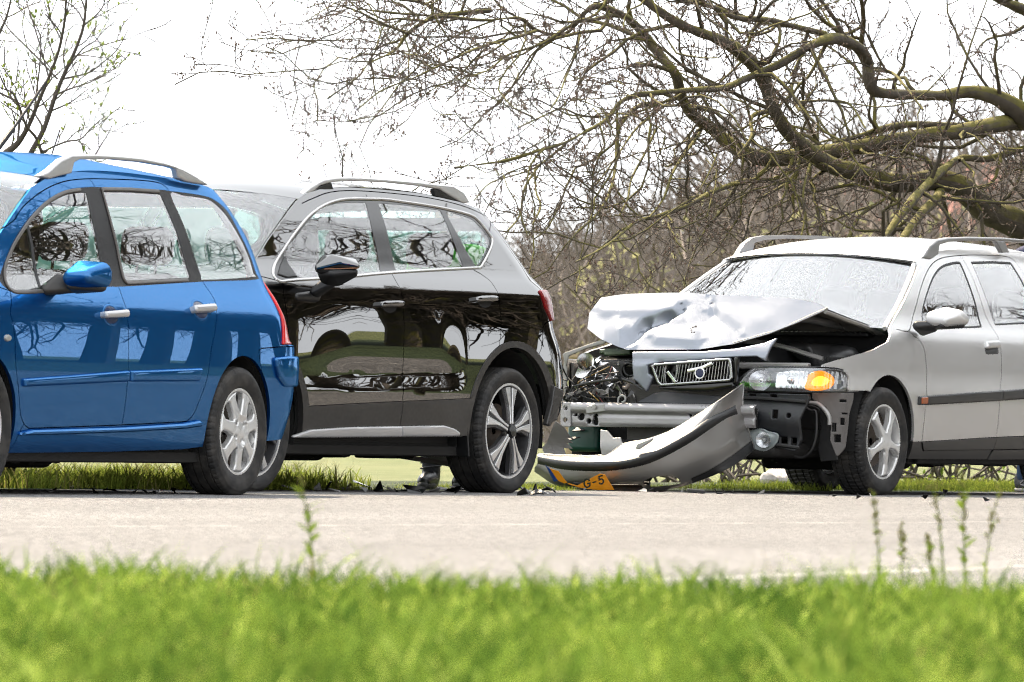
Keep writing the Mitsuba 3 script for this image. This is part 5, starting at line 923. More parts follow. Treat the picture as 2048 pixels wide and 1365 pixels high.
LIMBS = [[[4.21,61.81,0.97,0.0983],[3.82,61.76,1.49,0.0925],[3.48,61.54,1.77,0.0864],[3.2,60.96,1.87,0.0742],[2.98,60.35,2.02,0.0649],[2.8,60.09,2.05,0.0562],[2.54,60.04,2.02,0.0562],[2.29,59.76,2.07,0.0531],[2.02,59.15,2.13,0.047],[1.79,58.58,2.28,0.0439],[1.67,58.37,2.44,0.041],[1.59,58.31,2.63,0.0382],[1.46,57.97,2.77,0.0353],[1.28,57.33,2.84,0.0322],[1.06,56.81,2.89,0.0266],[0.89,56.66,2.98,0.0212],[0.75,56.58,3.07,0.018],[0.58,56.17,3.13,0.0137]],[[4.18,61.74,2.1,0.1098],[3.77,61.21,2.33,0.0916],[3.42,60.68,2.51,0.0681],[3.23,60.51,2.62,0.0453],[3.04,60.52,2.66,0.0368],[2.85,60.28,2.62,0.031],[2.58,59.71,2.6,0.0279],[2.36,59.23,2.6,0.0305],[2.31,59.12,2.69,0.0332],[2.29,59.11,2.8,0.0332],[2.2,58.8,2.88,0.033],[2.03,58.22,2.9,0.03],[1.84,57.79,2.81,0.0227],[1.67,57.73,2.7,0.0227],[1.49,57.7,2.62,0.0205],[1.31,57.32,2.53,0.0161],[1.06,56.73,2.49,0.0138],[0.83,56.37,2.45,0.0116],[0.75,56.34,2.44,0.0116],[0.65,56.27,2.39,0.0105],[0.55,55.83,2.26,0.0094],[0.41,55.25,2.16,0.0088],[0.28,54.95,2.08,0.0082],[0.12,54.95,2.03,0.0072],[-0.05,54.83,1.97,0.0062],[-0.21,54.34,1.93,0.0046],[-0.36,53.78,1.89,0.003]],[[3.76,61.19,2.53,0.0859],[3.44,60.97,2.49,0.0571],[3.23,60.44,2.44,0.0441],[2.96,60.03,2.37,0.0421],[2.72,59.99,2.34,0.0421],[2.41,60.02,2.28,0.0421],[2.1,59.73,2.21,0.0447],[1.78,59.19,2.15,0.0471],[1.57,58.84,2.14,0.044],[1.42,58.84,2.21,0.0413],[1.29,58.84,2.31,0.0341],[1.13,58.49,2.41,0.0301],[1.06,57.95,2.5,0.0271],[1.01,57.66,2.63,0.0248],[0.92,57.69,2.74,0.0243],[0.8,57.65,2.88,0.0237],[0.69,57.24,2.96,0.0214],[0.54,56.71,3.0,0.018],[0.44,56.49,2.98,0.0148],[0.29,56.55,2.82,0.0106],[0.11,56.45,2.84,0.009],[-0.0,55.99,2.89,0.0079],[-0.21,55.49,2.85,0.0073],[-0.44,55.33,2.86,0.0062],[-0.78,55.39,2.88,0.0047],[-1.02,55.23,2.9,0.0031]],[[3.78,61.36,2.36,0.023],[3.43,60.76,2.29,0.0193],[3.17,60.51,2.21,0.0204],[2.98,60.24,2.2,0.0197],[2.83,59.62,2.1,0.0223],[2.67,58.82,1.96,0.0231],[2.55,58.28,1.83,0.0245],[2.46,58.06,1.72,0.0196],[2.37,57.75,1.59,0.0162],[2.25,57.07,1.45,0.0128]],[[2.83,60.76,2.07,0.0341],[2.83,60.0,1.95,0.0281],[2.67,59.24,1.79,0.0249],[2.5,58.13,1.6,0.0207],[2.36,56.83,1.44,0.016]],[[2.1,59.75,2.19,0.0168],[1.87,59.33,2.1,0.015],[1.69,59.01,2.0,0.0144],[1.49,58.38,1.97,0.0137],[1.26,57.48,1.87,0.0134],[1.08,56.76,1.76,0.0117],[0.88,56.39,1.68,0.01],[0.76,56.04,1.64,0.0089],[0.64,55.34,1.53,0.0072],[0.52,54.44,1.43,0.0061],[0.37,53.77,1.34,0.0045]],[[3.25,60.93,2.44,0.0228],[3.01,61.01,2.44,0.0206],[2.69,60.78,2.44,0.0182],[2.48,60.29,2.4,0.0158],[2.29,59.96,2.33,0.0135],[2.11,59.98,2.28,0.0101]],[[1.45,60.16,2.25,0.0146],[1.24,59.56,2.36,0.0123],[1.19,58.62,2.27,0.0099],[1.09,57.75,2.13,0.0086],[1.0,57.24,1.98,0.007],[0.94,56.87,1.81,0.0059],[0.84,56.2,1.67,0.0047]],[[2.05,60.16,3.01,0.0191],[1.83,59.56,3.03,0.0167],[1.63,58.62,3.03,0.0154],[1.4,57.75,3.0,0.0151],[1.24,57.24,3.04,0.0139],[1.05,56.87,3.06,0.0117],[0.81,56.2,3.07,0.0095]],[[2.3,60.31,2.96,0.0158],[2.28,59.46,3.07,0.0134],[2.24,58.91,3.19,0.0121],[2.17,58.25,3.3,0.0087]],[[4.11,62.76,2.98,0.0352],[3.69,62.25,3.18,0.0326],[3.47,61.74,3.27,0.03],[3.23,60.88,3.31,0.0262],[2.93,59.83,3.39,0.0224]],[[1.89,57.81,2.07,0.0076],[1.84,57.46,1.88,0.0059],[1.85,57.41,1.71,0.0048],[1.82,57.25,1.57,0.0043]],[[2.61,60.26,2.02,0.0113],[2.48,59.88,1.92,0.0095],[2.28,59.49,1.78,0.0095],[2.18,58.75,1.61,0.0082],[2.1,57.83,1.46,0.0054]],[[0.3,56.26,2.85,0.0116],[0.15,56.13,2.74,0.0079],[-0.06,55.99,2.66,0.0063],[-0.17,55.5,2.55,0.0042],[-0.27,54.83,2.48,0.0026]],[[0.39,56.76,2.84,0.0085],[0.36,56.5,2.69,0.0063],[0.3,56.24,2.53,0.0053],[0.26,55.63,2.4,0.0036],[0.2,54.83,2.28,0.0026]],[[0.11,56.16,2.82,0.0095],[-0.0,55.89,2.77,0.0084],[-0.22,55.29,2.68,0.0072],[-0.39,54.75,2.58,0.0061],[-0.61,54.58,2.46,0.0046],[-0.82,54.53,2.37,0.0031],[-0.96,54.2,2.24,0.002]],[[-0.18,56.1,2.94,0.0136],[-0.46,55.56,2.88,0.013],[-0.57,55.29,2.83,0.0114],[-0.68,55.33,2.75,0.0104],[-0.74,55.25,2.66,0.0072],[-0.79,54.8,2.6,0.0062],[-0.9,54.28,2.52,0.0046],[-0.96,54.08,2.43,0.003],[-1.14,54.13,2.3,0.002]],[[0.91,58.1,2.45,0.0147],[0.78,57.43,2.41,0.0124],[0.67,57.04,2.29,0.0112],[0.64,56.96,2.19,0.0101],[0.63,56.75,2.01,0.0085],[0.59,56.18,1.82,0.0079],[0.5,55.53,1.66,0.0073],[0.38,55.2,1.54,0.0062],[0.32,55.13,1.44,0.0052]],[[0.31,56.26,2.12,0.0074],[0.16,56.13,1.99,0.0058],[0.05,55.99,1.93,0.0047],[-0.15,55.5,1.85,0.0031],[-0.25,54.83,1.72,0.0021]],[[0.15,56.31,1.99,0.0063],[0.06,55.79,1.83,0.0063],[0.03,55.58,1.65,0.0052],[-0.04,55.25,1.55,0.0036]],[[0.12,56.31,1.96,0.0063],[0.13,55.79,1.81,0.0052],[0.16,55.58,1.71,0.0052],[0.11,55.25,1.59,0.0036]],[[0.9,57.76,2.28,0.007],[0.82,57.5,2.1,0.0065],[0.74,57.24,1.94,0.0059],[0.71,56.63,1.8,0.0048],[0.65,55.83,1.67,0.0031]],[[1.68,58.81,2.45,0.0165],[1.52,58.13,2.38,0.012],[1.51,57.74,2.24,0.0086],[1.41,57.25,2.1,0.0054]],[[1.84,57.81,2.66,0.0087],[1.86,58.46,2.49,0.0088],[1.93,59.41,2.38,0.0111],[2.02,60.25,2.29,0.0124]],[[1.81,57.81,2.47,0.0076],[2.01,57.46,2.47,0.0065],[2.13,57.41,2.44,0.0059],[2.22,57.25,2.29,0.0048]],[[2.36,59.81,2.77,0.0146],[2.46,59.13,2.72,0.0089],[2.53,58.74,2.62,0.0077],[2.63,58.25,2.45,0.0065]],[[0.53,56.76,2.31,0.0074],[0.4,56.5,2.31,0.0063],[0.28,56.24,2.34,0.0053],[0.16,55.63,2.27,0.0036],[0.01,54.83,2.17,0.0026]],[[-0.68,55.31,2.75,0.0072],[-0.83,54.79,2.79,0.0062],[-0.98,54.58,2.85,0.0051],[-1.11,54.25,2.88,0.0041]],[[-0.46,55.81,2.9,0.0094],[-0.59,55.29,2.94,0.0072],[-0.75,55.08,2.95,0.0062],[-1.01,54.75,2.95,0.0041]],[[1.08,58.93,2.54,0.0099],[0.93,58.61,2.43,0.0077],[0.78,57.98,2.29,0.0065],[0.67,57.09,2.12,0.0053],[0.55,56.36,1.93,0.0037],[0.46,55.98,1.82,0.0026]]]
STEMS = [[[-2.834,52.0,1.762,0.0102],[-2.811,52.0,1.856,0.0093],[-2.729,52.0,2.018,0.0076],[-2.666,52.0,2.214,0.0068],[-2.609,52.0,2.36,0.0059],[-2.553,52.0,2.488,0.0051],[-2.513,52.0,2.616,0.0042],[-2.499,52.0,2.768,0.0034],[-2.493,52.0,2.896,0.0025]],[[-2.978,52.0,1.785,0.0144],[-2.951,51.94,1.86,0.0127],[-2.874,51.89,1.927,0.0093],[-2.805,51.83,2.037,0.0067],[-2.754,51.78,2.162,0.0059],[-2.695,51.72,2.297,0.0051],[-2.637,51.67,2.456,0.0042],[-2.604,51.61,2.622,0.0038],[-2.595,51.56,2.746,0.0029],[-2.587,51.5,2.869,0.0021]],[[-2.725,52.0,1.79,0.0047],[-2.73,51.92,1.855,0.0042],[-2.761,51.83,1.953,0.0042],[-2.818,51.75,2.025,0.0034],[-2.849,51.67,2.115,0.0029],[-2.888,51.58,2.203,0.0021],[-2.959,51.5,2.232,0.0017]],[[-3.043,52.0,2.435,0.0047],[-2.995,52.0,2.572,0.0042],[-2.963,52.0,2.649,0.0034],[-2.939,52.0,2.743,0.0025],[-2.924,52.0,2.845,0.0017]],[[-2.743,52.0,1.866,0.003],[-2.691,51.8,1.895,0.0025],[-2.581,51.6,1.933,0.0025],[-2.487,51.4,1.945,0.0021],[-2.421,51.2,1.999,0.0017],[-2.33,51.0,2.069,0.0012]],[[-2.88,52.0,1.914,0.0038],[-2.877,52.06,2.034,0.0034],[-2.873,52.12,2.121,0.003],[-2.947,52.18,2.224,0.0025],[-3.003,52.24,2.327,0.0021],[-3.043,52.3,2.431,0.0017]],[[-2.666,52.0,2.214,0.0034],[-2.584,51.88,2.245,0.0025],[-2.469,51.75,2.277,0.0017],[-2.396,51.62,2.307,0.0013],[-2.34,51.5,2.312,0.0008]],[[-2.609,52.0,2.36,0.0034],[-2.513,51.88,2.475,0.0021],[-2.432,51.75,2.522,0.0017],[-2.385,51.62,2.568,0.0013],[-2.313,51.5,2.623,0.0008]],[[-2.625,52.0,2.308,0.003],[-2.476,51.88,2.341,0.0021],[-2.387,51.75,2.397,0.0017],[-2.299,51.62,2.469,0.0013],[-2.233,51.5,2.579,0.0008]],[[-2.659,52.0,2.308,0.003],[-2.777,52.1,2.428,0.0025],[-2.878,52.2,2.523,0.0021],[-2.961,52.3,2.603,0.0017],[-3.02,52.4,2.691,0.0013]],[[-2.701,52.0,2.29,0.0025],[-2.772,52.13,2.514,0.0021],[-2.842,52.27,2.706,0.0017],[-2.877,52.4,2.796,0.0013]],[[-2.729,52.0,2.018,0.003],[-2.804,52.1,2.122,0.0021],[-2.896,52.2,2.174,0.0021],[-3.005,52.3,2.227,0.0017]],[[-2.79,52.0,2.085,0.003],[-2.78,52.08,2.24,0.0025],[-2.77,52.15,2.388,0.0021],[-2.773,52.22,2.561,0.0017],[-2.844,52.3,2.69,0.0013]],[[-2.5,51.5,1.94,0.0017],[-2.446,51.45,1.856,0.0013],[-2.409,51.4,1.805,0.0008]],[[-2.689,52.0,2.121,0.0025],[-2.575,51.9,2.17,0.0017],[-2.504,51.8,2.219,0.0013],[-2.466,51.7,2.241,0.0008]],[[-2.415,51.5,1.841,0.0021],[-2.371,51.43,1.915,0.0017],[-2.336,51.37,1.964,0.0013],[-2.301,51.3,2.03,0.0008]],[[-2.521,52.0,2.615,0.003],[-2.45,51.9,2.663,0.0021],[-2.396,51.8,2.719,0.0017],[-2.376,51.7,2.774,0.0013]],[[-2.63,52.0,2.546,0.0025],[-2.66,51.9,2.6,0.0021],[-2.724,51.8,2.67,0.0021]]]
rg = np.random.default_rng(8)
k = 'old_tree'; USED.add(k); tag(k, 'old mossy bare tree whose branches reach over the cars from the right', 'tree')
SPEC = [dict(gap=.42, start=.05, a0=.5, a1=1.3, len=(.5, 1.5), r=.016, n=8, end=.004, crook=.26, pull=(-.02, 0, .015)), dict(gap=.155, start=.15, a0=.5, a1=1.2, len=(.16, .55), r=.0062, n=5, end=.0034, crook=.30, pull=(0, 0, .03)), dict(gap=.085, start=.15, a0=.5, a1=1.1, len=(.05, .16), r=.0046, n=3, end=.0030, crook=.25, pull=(0, 0, .06))]
out = [[], [], []]
trunk = spline([(4.9, 63.0, -.2), (4.95, 63.0, .8), (5.0, 62.9, 2.0), (5.2, 62.8, 3.4), (5.3, 62.8, 6), (5.6, 62.8, 10)], 5)
put(f'{k}__trunk', tube(trunk, np.interp(np.linspace(0, 1, len(trunk)), [0, .15, .5, 1], [.62, .46, .40, .2]) * (1 + .06 * np.sin(np.arange(len(trunk)) * 1.7)), 18), 'bark_moss', smooth=60)
for n, lb in enumerate(LIMBS):
    q = np.array(lb); P = spline(q[:, :3], 5); R = np.maximum(np.interp(np.linspace(0, 1, len(P)), np.linspace(0, 1, len(q)), q[:, 3]) * 1.22, .005)
    if n < 3: P = np.vstack([trunk[10 + 2 * n] + (0, 0, 0), P]); R = np.r_[R[0] * 1.2, R]
    m = tube(P, R, 10 if n < 12 else 7); nn = m.vertex_normals; m.vertices = m.vertices + nn * (R.mean() * .55 * (meshkit.fbm(m.vertices * [5, 5, 7], 3, seed=n) - .5))[:, None]
    put(f'{k}__limb', m, 'bark_moss', smooth=70)
    sprout(P, R, 0, rg, [{**SPEC[0], 'gap': .27 if n in (2, 8, 12, 13, 14, 15, 16, 26, 27, 28) else .55 if n in (3, 4, 5, 7, 11, 12, 17, 18, 19, 20, 21, 22, 29) else .42}] + SPEC[1:], out)
put(f'{k}__branches', tubes(out[0], 5), 'bark_moss', smooth=True, kind='stuff')
put(f'{k}__twigs', tubes(out[1] + out[2], 3), 'twig', smooth=True, kind='stuff')
put(f'{k}__buds', buds(out[2], rg, .0032, .0078, 3), 'bud', smooth=False, kind='stuff')
# the young tree at the left
rg = np.random.default_rng(4); k = 'young_tree'; USED.add(k); tag(k, 'slender young tree with fresh green buds behind the blue car', 'tree')
SP2 = [dict(gap=.10, start=.12, a0=.35, a1=.95, len=(.10, .34), r=.0055, n=5, end=.0034, crook=.14, pull=(.01, 0, .05)), dict(gap=.075, start=.2, a0=.4, a1=1., len=(.04, .12), r=.0036, n=3, end=.0028, crook=.15, pull=(0, 0, .08))]
out = [[], []]
for st in STEMS:
    q = np.array(st); P = spline(q[:, :3], 4); R = np.interp(np.linspace(0, 1, len(P)), np.linspace(0, 1, len(q)), q[:, 3]) * 1.7 + .0012; put(f'{k}__stem', tube(P, R, 7), 'bark_plain', smooth=60); sprout(P, R, 0, rg, SP2, out)
base = np.array(STEMS[1])[0, :3]; put(f'{k}__trunk', tube(spline([(base[0] - .1, 52, -.1), (base[0] - .06, 52, .8), tuple(base)], 6), np.linspace(.035, .02, 13), 9), 'bark_plain', smooth=60)
put(f'{k}__stem', tube(spline([(base[0] - .05, 52, .7), tuple(np.array(STEMS[0])[0, :3])], 6), .012, 7), 'bark_plain', smooth=60)
put(f'{k}__twigs', tubes(out[0] + out[1], 3), 'bark_plain', smooth=True, kind='stuff')
lv = []
for Q, _ in out[0] + out[1]:
    for i in range(1, len(Q), 2):
        if rg.random() < .62:
            for s in range(rg.integers(1, 4)): lv.append(leaf(Q[i], side((Q[i] - Q[i - 1]) / np.linalg.norm(Q[i] - Q[i - 1]), rg, .3, .9) + [0, 0, .2], rg.uniform(.018, .045), rg.uniform(.008, .016)))
put(f'{k}__leaves', cat(*lv), 'young_leaf', smooth=False, kind='stuff')
# ---------------------------------------------------------------- farther trees
def bare_tree(rg, h, spec, tr, spread=.9, nl=9):
    tk = walk(np.zeros(3), np.array([0, 0, 1.]), h * .55, 8, rg, .05, np.array([0, 0, .05])); o = [[], [], []]; big = [(tk, np.linspace(tr, tr * .45, 9))]
    for i in range(nl):
        j = rg.integers(3, 9); a = rg.uniform(0, 6.28); d = np.array([math.cos(a) * spread, math.sin(a) * spread, rg.uniform(.4, 1.2)]); d /= np.linalg.norm(d)
        Q = walk(tk[j], d, h * rg.uniform(.35, .62), 8, rg, .13, np.array([0, 0, .05])); R = np.linspace(tr * .45, tr * .08, 9); big.append((Q, R)); sprout(Q, R, 0, rg, spec, o)
    return tubes(big, 7), tubes(o[0] + o[1] + o[2], 3)
rg = np.random.default_rng(17)
SPF = [dict(gap=.34, start=.1, a0=.4, a1=1.1, len=(.8, 2.4), r=.035, n=5, end=.012, crook=.16, pull=(0, 0, .04)), dict(gap=.24, start=.1, a0=.4, a1=1.1, len=(.3, .9), r=.014, n=3, end=.008, crook=.2, pull=(0, 0, .05))]
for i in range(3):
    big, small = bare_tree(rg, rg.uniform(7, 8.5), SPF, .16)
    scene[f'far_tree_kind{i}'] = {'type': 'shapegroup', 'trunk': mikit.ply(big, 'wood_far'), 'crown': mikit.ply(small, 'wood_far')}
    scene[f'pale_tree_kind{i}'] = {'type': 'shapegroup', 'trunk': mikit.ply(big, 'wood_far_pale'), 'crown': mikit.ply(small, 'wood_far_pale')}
def plant(key, grp, x, y, s, lb, group): 
    key = uniq(key); scene[key] = {'type': 'instance', 'to_world': T().translate([x, y, -.05]).rotate([0, 0, 1], float(rg.uniform(0, 360))).scale(s), 'g': {'type': 'ref', 'id': grp}}; tag(key, lb, 'tree', group)
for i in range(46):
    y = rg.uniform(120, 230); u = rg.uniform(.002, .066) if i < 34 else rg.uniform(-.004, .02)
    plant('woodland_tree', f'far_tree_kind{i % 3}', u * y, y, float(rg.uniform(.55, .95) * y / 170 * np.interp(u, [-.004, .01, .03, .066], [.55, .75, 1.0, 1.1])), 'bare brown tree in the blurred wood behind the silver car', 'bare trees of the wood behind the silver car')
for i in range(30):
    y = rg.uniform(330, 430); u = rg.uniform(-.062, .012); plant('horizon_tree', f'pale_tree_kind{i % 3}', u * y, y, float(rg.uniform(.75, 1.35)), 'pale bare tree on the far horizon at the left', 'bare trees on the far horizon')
# undergrowth and brushwood of the far wood
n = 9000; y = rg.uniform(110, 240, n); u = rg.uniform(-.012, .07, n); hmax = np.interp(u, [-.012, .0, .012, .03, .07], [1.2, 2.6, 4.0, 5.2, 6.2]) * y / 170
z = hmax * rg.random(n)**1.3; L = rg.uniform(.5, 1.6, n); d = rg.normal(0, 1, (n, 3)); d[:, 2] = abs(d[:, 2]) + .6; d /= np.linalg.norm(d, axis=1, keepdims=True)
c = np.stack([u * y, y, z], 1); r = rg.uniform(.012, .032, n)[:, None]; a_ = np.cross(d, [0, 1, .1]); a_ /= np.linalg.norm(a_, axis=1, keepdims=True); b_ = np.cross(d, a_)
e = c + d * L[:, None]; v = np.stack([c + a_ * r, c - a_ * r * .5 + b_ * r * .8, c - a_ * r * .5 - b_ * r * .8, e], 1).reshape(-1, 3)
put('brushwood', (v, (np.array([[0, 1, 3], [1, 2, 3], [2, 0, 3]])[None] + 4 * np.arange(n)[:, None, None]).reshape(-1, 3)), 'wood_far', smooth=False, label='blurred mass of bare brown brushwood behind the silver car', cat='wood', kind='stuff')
def bush(name, x, y, w, h, m, lb, n=1500, s=.10, seed=0, ca='bush', group=None):
    r3 = np.random.default_rng(seed); q = r3.normal(0, 1, (n, 3)); q /= np.linalg.norm(q, axis=1, keepdims=True); q *= r3.random((n, 1))**.45
    lob = 1 + .35 * (meshkit.noise(q * 2.2 + seed, seed) - .5)[:, None]; c = q * lob * [w / 2, w / 2, h / 2] + [x, y, h * .52]
    a1, a2 = r3.normal(0, 1, (n, 3)), r3.normal(0, 1, (n, 3)); a1 *= s / np.linalg.norm(a1, axis=1, keepdims=True); a2 *= s * .5 / np.linalg.norm(a2, axis=1, keepdims=True)
    v = np.stack([c - a1, c + a2, c + a1, c - a2], 1).reshape(-1, 3); k = uniq(name); USED.add(k); tag(k, lb, ca, group)
    put(f'{k}__foliage', (v, (np.array([[0, 1, 2], [0, 2, 3]])[None] + 4 * np.arange(n)[:, None, None]).reshape(-1, 3)), m, smooth=False, kind='stuff')
    put(f'{k}__stems', tubes([(walk(np.array([x + r3.uniform(-.1, .1) * w, y, -.05]), np.array([r3.normal(0, .4), r3.normal(0, .4), 1.]), h * .8, 5, r3, .15, np.zeros(3)), np.linspace(.03, .008, 6)) for _ in range(7)], 5), 'bark_plain', kind='stuff')
mat('spring_leaf', {'type': 'principledthin', 'base_color': rgb(.46, .45, .24), 'roughness': .6, 'diff_trans': .9}, False)
for i, (x, y, w, h, lb) in enumerate(((1.6, 128, 2.2, 3.0, 'yellow-green bush seen in the gap left of the crumpled bonnet'), (3.3, 150, 2.6, 4.2, 'yellow-green bush above the middle of the crumpled bonnet'), (5.3, 140, 3.4, 4.6, 'yellow-green bush over the silver car, left of the thick branch'), (7.0, 150, 3.0, 4.4, 'yellow-green bush over the silver car beneath the thick branch'), (4.2, 120, 1.8, 1.1, 'low green bush seen beneath the silver car'))):
    bush('spring_bush', x, y, w, h, 'spring_leaf', lb, 560, .09, 30 + i)
# brambles along the far verge at the right
r3 = np.random.default_rng(6)
for i in range(9):
    p = far(18 + i * 1.6 + r3.uniform(-.5, .5), -3.2 - r3.uniform(0, 3)); k = uniq('bramble'); USED.add(k); tag(k, 'tangled bramble bush at the far roadside, seen under the silver car', 'bush', 'bramble bushes at the far roadside')
    it = [(walk(np.array([*(p + r3.normal(0, .25, 2)), -.03]), np.array([r3.normal(0, .6), r3.normal(0, .6), 1.]), r3.uniform(.5, 1.0), 7, r3, .28, np.array([0, 0, -.08])), np.linspace(.012, .004, 8)) for _ in range(26)]
    put(f'{k}__stems', tubes(it, 4), 'bark_plain', kind='stuff')
    lf = [leaf(Q[j], r3.normal(0, 1, 3), r3.uniform(.04, .08), .03) for Q, _ in it for j in r3.integers(2, 8, 5)]; put(f'{k}__leaves', cat(*lf), 'grass_blade', kind='stuff')
# the row of roadside trees right of the frame, mirrored in the paint and glass of the cars
rg = np.random.default_rng(31)
SPA = [dict(gap=.42, start=.06, a0=.5, a1=1.3, len=(1., 3.4), r=.06, n=7, end=.018, crook=.24, pull=(0, 0, .0)), dict(gap=.26, start=.12, a0=.5, a1=1.2, len=(.4, 1.3), r=.019, n=4, end=.009, crook=.26, pull=(0, 0, .03))]
for i in range(2):
    big, small = bare_tree(rg, 12.5, SPA, .36, .85, 34); scene[f'row_tree_kind{i}'] = {'type': 'shapegroup', 'trunk': mikit.ply(big, 'bark_moss'), 'crown': mikit.ply(small, 'twig')}
for i in range(42):
    t = 14 + 2.9 * i + rg.uniform(-1.5, 1.5); p = np.array([4.6, 30.]) + U * t + NR * rg.uniform(7.0, 15.0)
    plant('row_tree', f'row_tree_kind{i % 2}', *p, float(rg.uniform(1.34, 1.50)), 'bare tree of the roadside row, seen only as a reflection in the cars', 'roadside row mirrored in the cars')
# a house and a shed far behind
mat('roof_tile', prin((.45, .20, .16), .8)); mat('render_wall', prin((.62, .58, .54), .9)); mat('pane_dark', plast((.05, .06, .07), .05)); mat('post_wood', prin((.40, .31, .18), .8))
def house(name, x, y, w, d, h, hr, lb, ca, win):
    k = uniq(name); USED.add(k); tag(k, lb, ca)
    put(f'{k}__wall', rbox(w, d, h, .02, (x, y, h / 2)), 'render_wall')
    v = np.array([[-w / 2 - .3, -d / 2 - .3, h], [w / 2 + .3, -d / 2 - .3, h], [w / 2 + .3, d / 2 + .3, h], [-w / 2 - .3, d / 2 + .3, h], [-w / 2 - .3, 0, h + hr], [w / 2 + .3, 0, h + hr]]) + [x, y, 0]
    put(f'{k}__roof', trimesh.Trimesh(v, [(0, 1, 5), (0, 5, 4), (2, 3, 4), (2, 4, 5), (1, 2, 5), (3, 0, 4), (0, 3, 2), (0, 2, 1)], process=False), 'roof_tile', smooth=False)
    for i in range(win): f = put(f'{k}__window', rbox(1.2, .06, 1.3, .01, (x - w / 2 + (i + .7) * w / (win + .4), y - d / 2 - .02, h * .55)), 'pane_dark')
house('farmhouse', 12.4, 262, 11, 8, 5.6, 2.6, 'house with a red tiled roof, blurred among the branches at the right', 'house', 4)
house('shed', 1.35, 205, 2.6, 3.0, 2.4, .5, 'small pale shed in the gap between the black and the silver car', 'shed', 1)
k = 'gate_post'; USED.add(k); tag(k, 'light wooden post in the gap between the black and the silver car', 'post'); put(f'{k}__post', rbox(.11, .11, 1.15, .01, (.71, 106, .55)), 'post_wood'); put(f'{k}__cap', rbox(.14, .14, .04, .01, (.71, 106, 1.14)), 'post_wood')
# ---------------------------------------------------------------- wreckage on the road
rg = np.random.default_rng(77)
def debris(name, mesh, m, lb, ca, group=None): return put(name, mesh, m, smooth=False, label=lb, cat=ca, group=group)
ap = lambda x, y: (A.m @ np.array([x, y, 0, 1]))[:2]
def lay(s, x, y, flatness=.5):
    m = shard((0, 0, 0), s, rg); m.vertices *= [1, 1, flatness]; m.vertices += [x, y, -m.vertices[:, 2].min() + .001]; return m
for i in range(46):
    u = rg.uniform(560, 1010) if i < 32 else rg.uniform(1030, 1120); d = rg.uniform(46.2, 49.6); x = (u - 1024) / 18000 * d
    debris('black_shard', lay(rg.uniform(.03, .085) * (1.35 if i % 6 == 0 else 1), x, d, .55), ('gloss_black', 'plastic_dark', 'gloss_black', 'steel_light')[i % 4], 'dark broken car part lying under or behind the black car', 'debris', 'dark debris around the black car')
for i in range(14):
    u = rg.uniform(60, 380); d = rg.uniform(42.6, 44.2); debris('shard', lay(rg.uniform(.02, .055), (u - 1024) / 18000 * d, d, .6), 'gloss_black', 'dark fragment in the shadow under the blue car', 'debris', 'fragments under the blue car')
for i in range(26):
    u = rg.uniform(1040, 2000); d = rg.uniform(49.6, 51.6) if u < 1550 else rg.uniform(48.5, 50.5); debris('splinter', lay(rg.uniform(.015, .05), (u - 1024) / 18000 * d, d, .5), ('gloss_black', 'plastic_dark', 'steel_light')[i % 3], 'small dark splinter on the road in front of the silver car', 'debris', 'splinters in front of the silver car')
def block(name, u, d, sx, sz, m, lb, r=0.): debris(name, rbox(sx, .05, sz, .006, ((u - 1024) / 18000 * d, d, sz * .6), rot([0, 1, 0], r)), m, lb, 'debris')
block('broken_bracket', 1398, 50.3, .10, .022, 'plastic_dark', 'flat black bracket lying right of the bumper', 4)
debris('hook_fragment', tube(spline([((1435 - 1024) / 18000 * 50.3, 50.3, .03), ((1440 - 1024) / 18000 * 50.3, 50.3, .004), ((1452 - 1024) / 18000 * 50.3, 50.3, .008), ((1450 - 1024) / 18000 * 50.3, 50.3, .032)], 5), .004, 6), 'gloss_black', 'small curved black hook standing right of the bumper', 'debris')
debris('angled_fragment', lay(.085, (580 - 1024) / 18000 * 47.2, 47.2, 1.), 'gloss_black', 'largest black fragment, next to the wheels between blue and black car', 'debris')
debris('pale_chip', lay(.03, (312 - 1024) / 18000 * 44.6, 44.6, .5), 'white_paint', 'white chip beneath the blue car', 'debris')
debris('red_chip', lay(.03, (330 - 1024) / 18000 * 44.6, 44.6, .5), 'lamp_red', 'red lens chip beneath the blue car', 'debris')
debris('twisted_fragment', cat(lay(.06, (1880 - 1024) / 18000 * 52, 52, .6), lay(.05, (1900 - 1024) / 18000 * 52, 52, .9)), 'gloss_black', 'twisted black fragment below the doors of the silver car', 'debris')
debris('stone', cat(*[hullpts([((1540 + 14 * i - 1024) / 18000 * 58, 58 + .2 * i, .04 + .01 * (i % 2), .05 + .012 * (i % 3)), ((1550 + 14 * i - 1024) / 18000 * 58, 58.1, .03, .04)]) for i in range(4)]), 'render_wall', 'heap of pale stones behind the silver car', 'stones')
# ---------------------------------------------------------------- people
mat('hivis', {'type': 'twosided', 'b': prin((.16, .80, .04), .8)}, False); mat('hivis', prin((.16, .82, .04), .8)); mat('navy_cloth', prin((.030, .038, .10), .85)); mat('jeans', prin((.025, .055, .13), .9)); mat('trouser_dark', prin((.016, .017, .022), .9))
mat('skin', prin((.50, .31, .23), .5)); mat('hair', prin((.035, .024, .016), .6)); mat('leather', plast((.028, .030, .034), .18)); mat('sole', prin((.30, .30, .30), .7)); mat('shoe_black', prin((.018, .019, .022), .6)); mat('lace', prin((.40, .40, .42), .7))
def chain(*bones):
    """bones: ((x, y, z, r), (x, y, z, r)) -> one smooth surface"""
    m = manifold3d.Manifold()
    for a_, b_ in bones:
        s = [manifold3d.Manifold.sphere(p[3], 20).translate(list(map(float, p[:3]))) for p in (a_, b_)]; m = m + manifold3d.Manifold.batch_hull(s)
    t = tm(m.refine_to_length(.03)); t.merge_vertices(); trimesh.smoothing.filter_taubin(t, iterations=12); return t
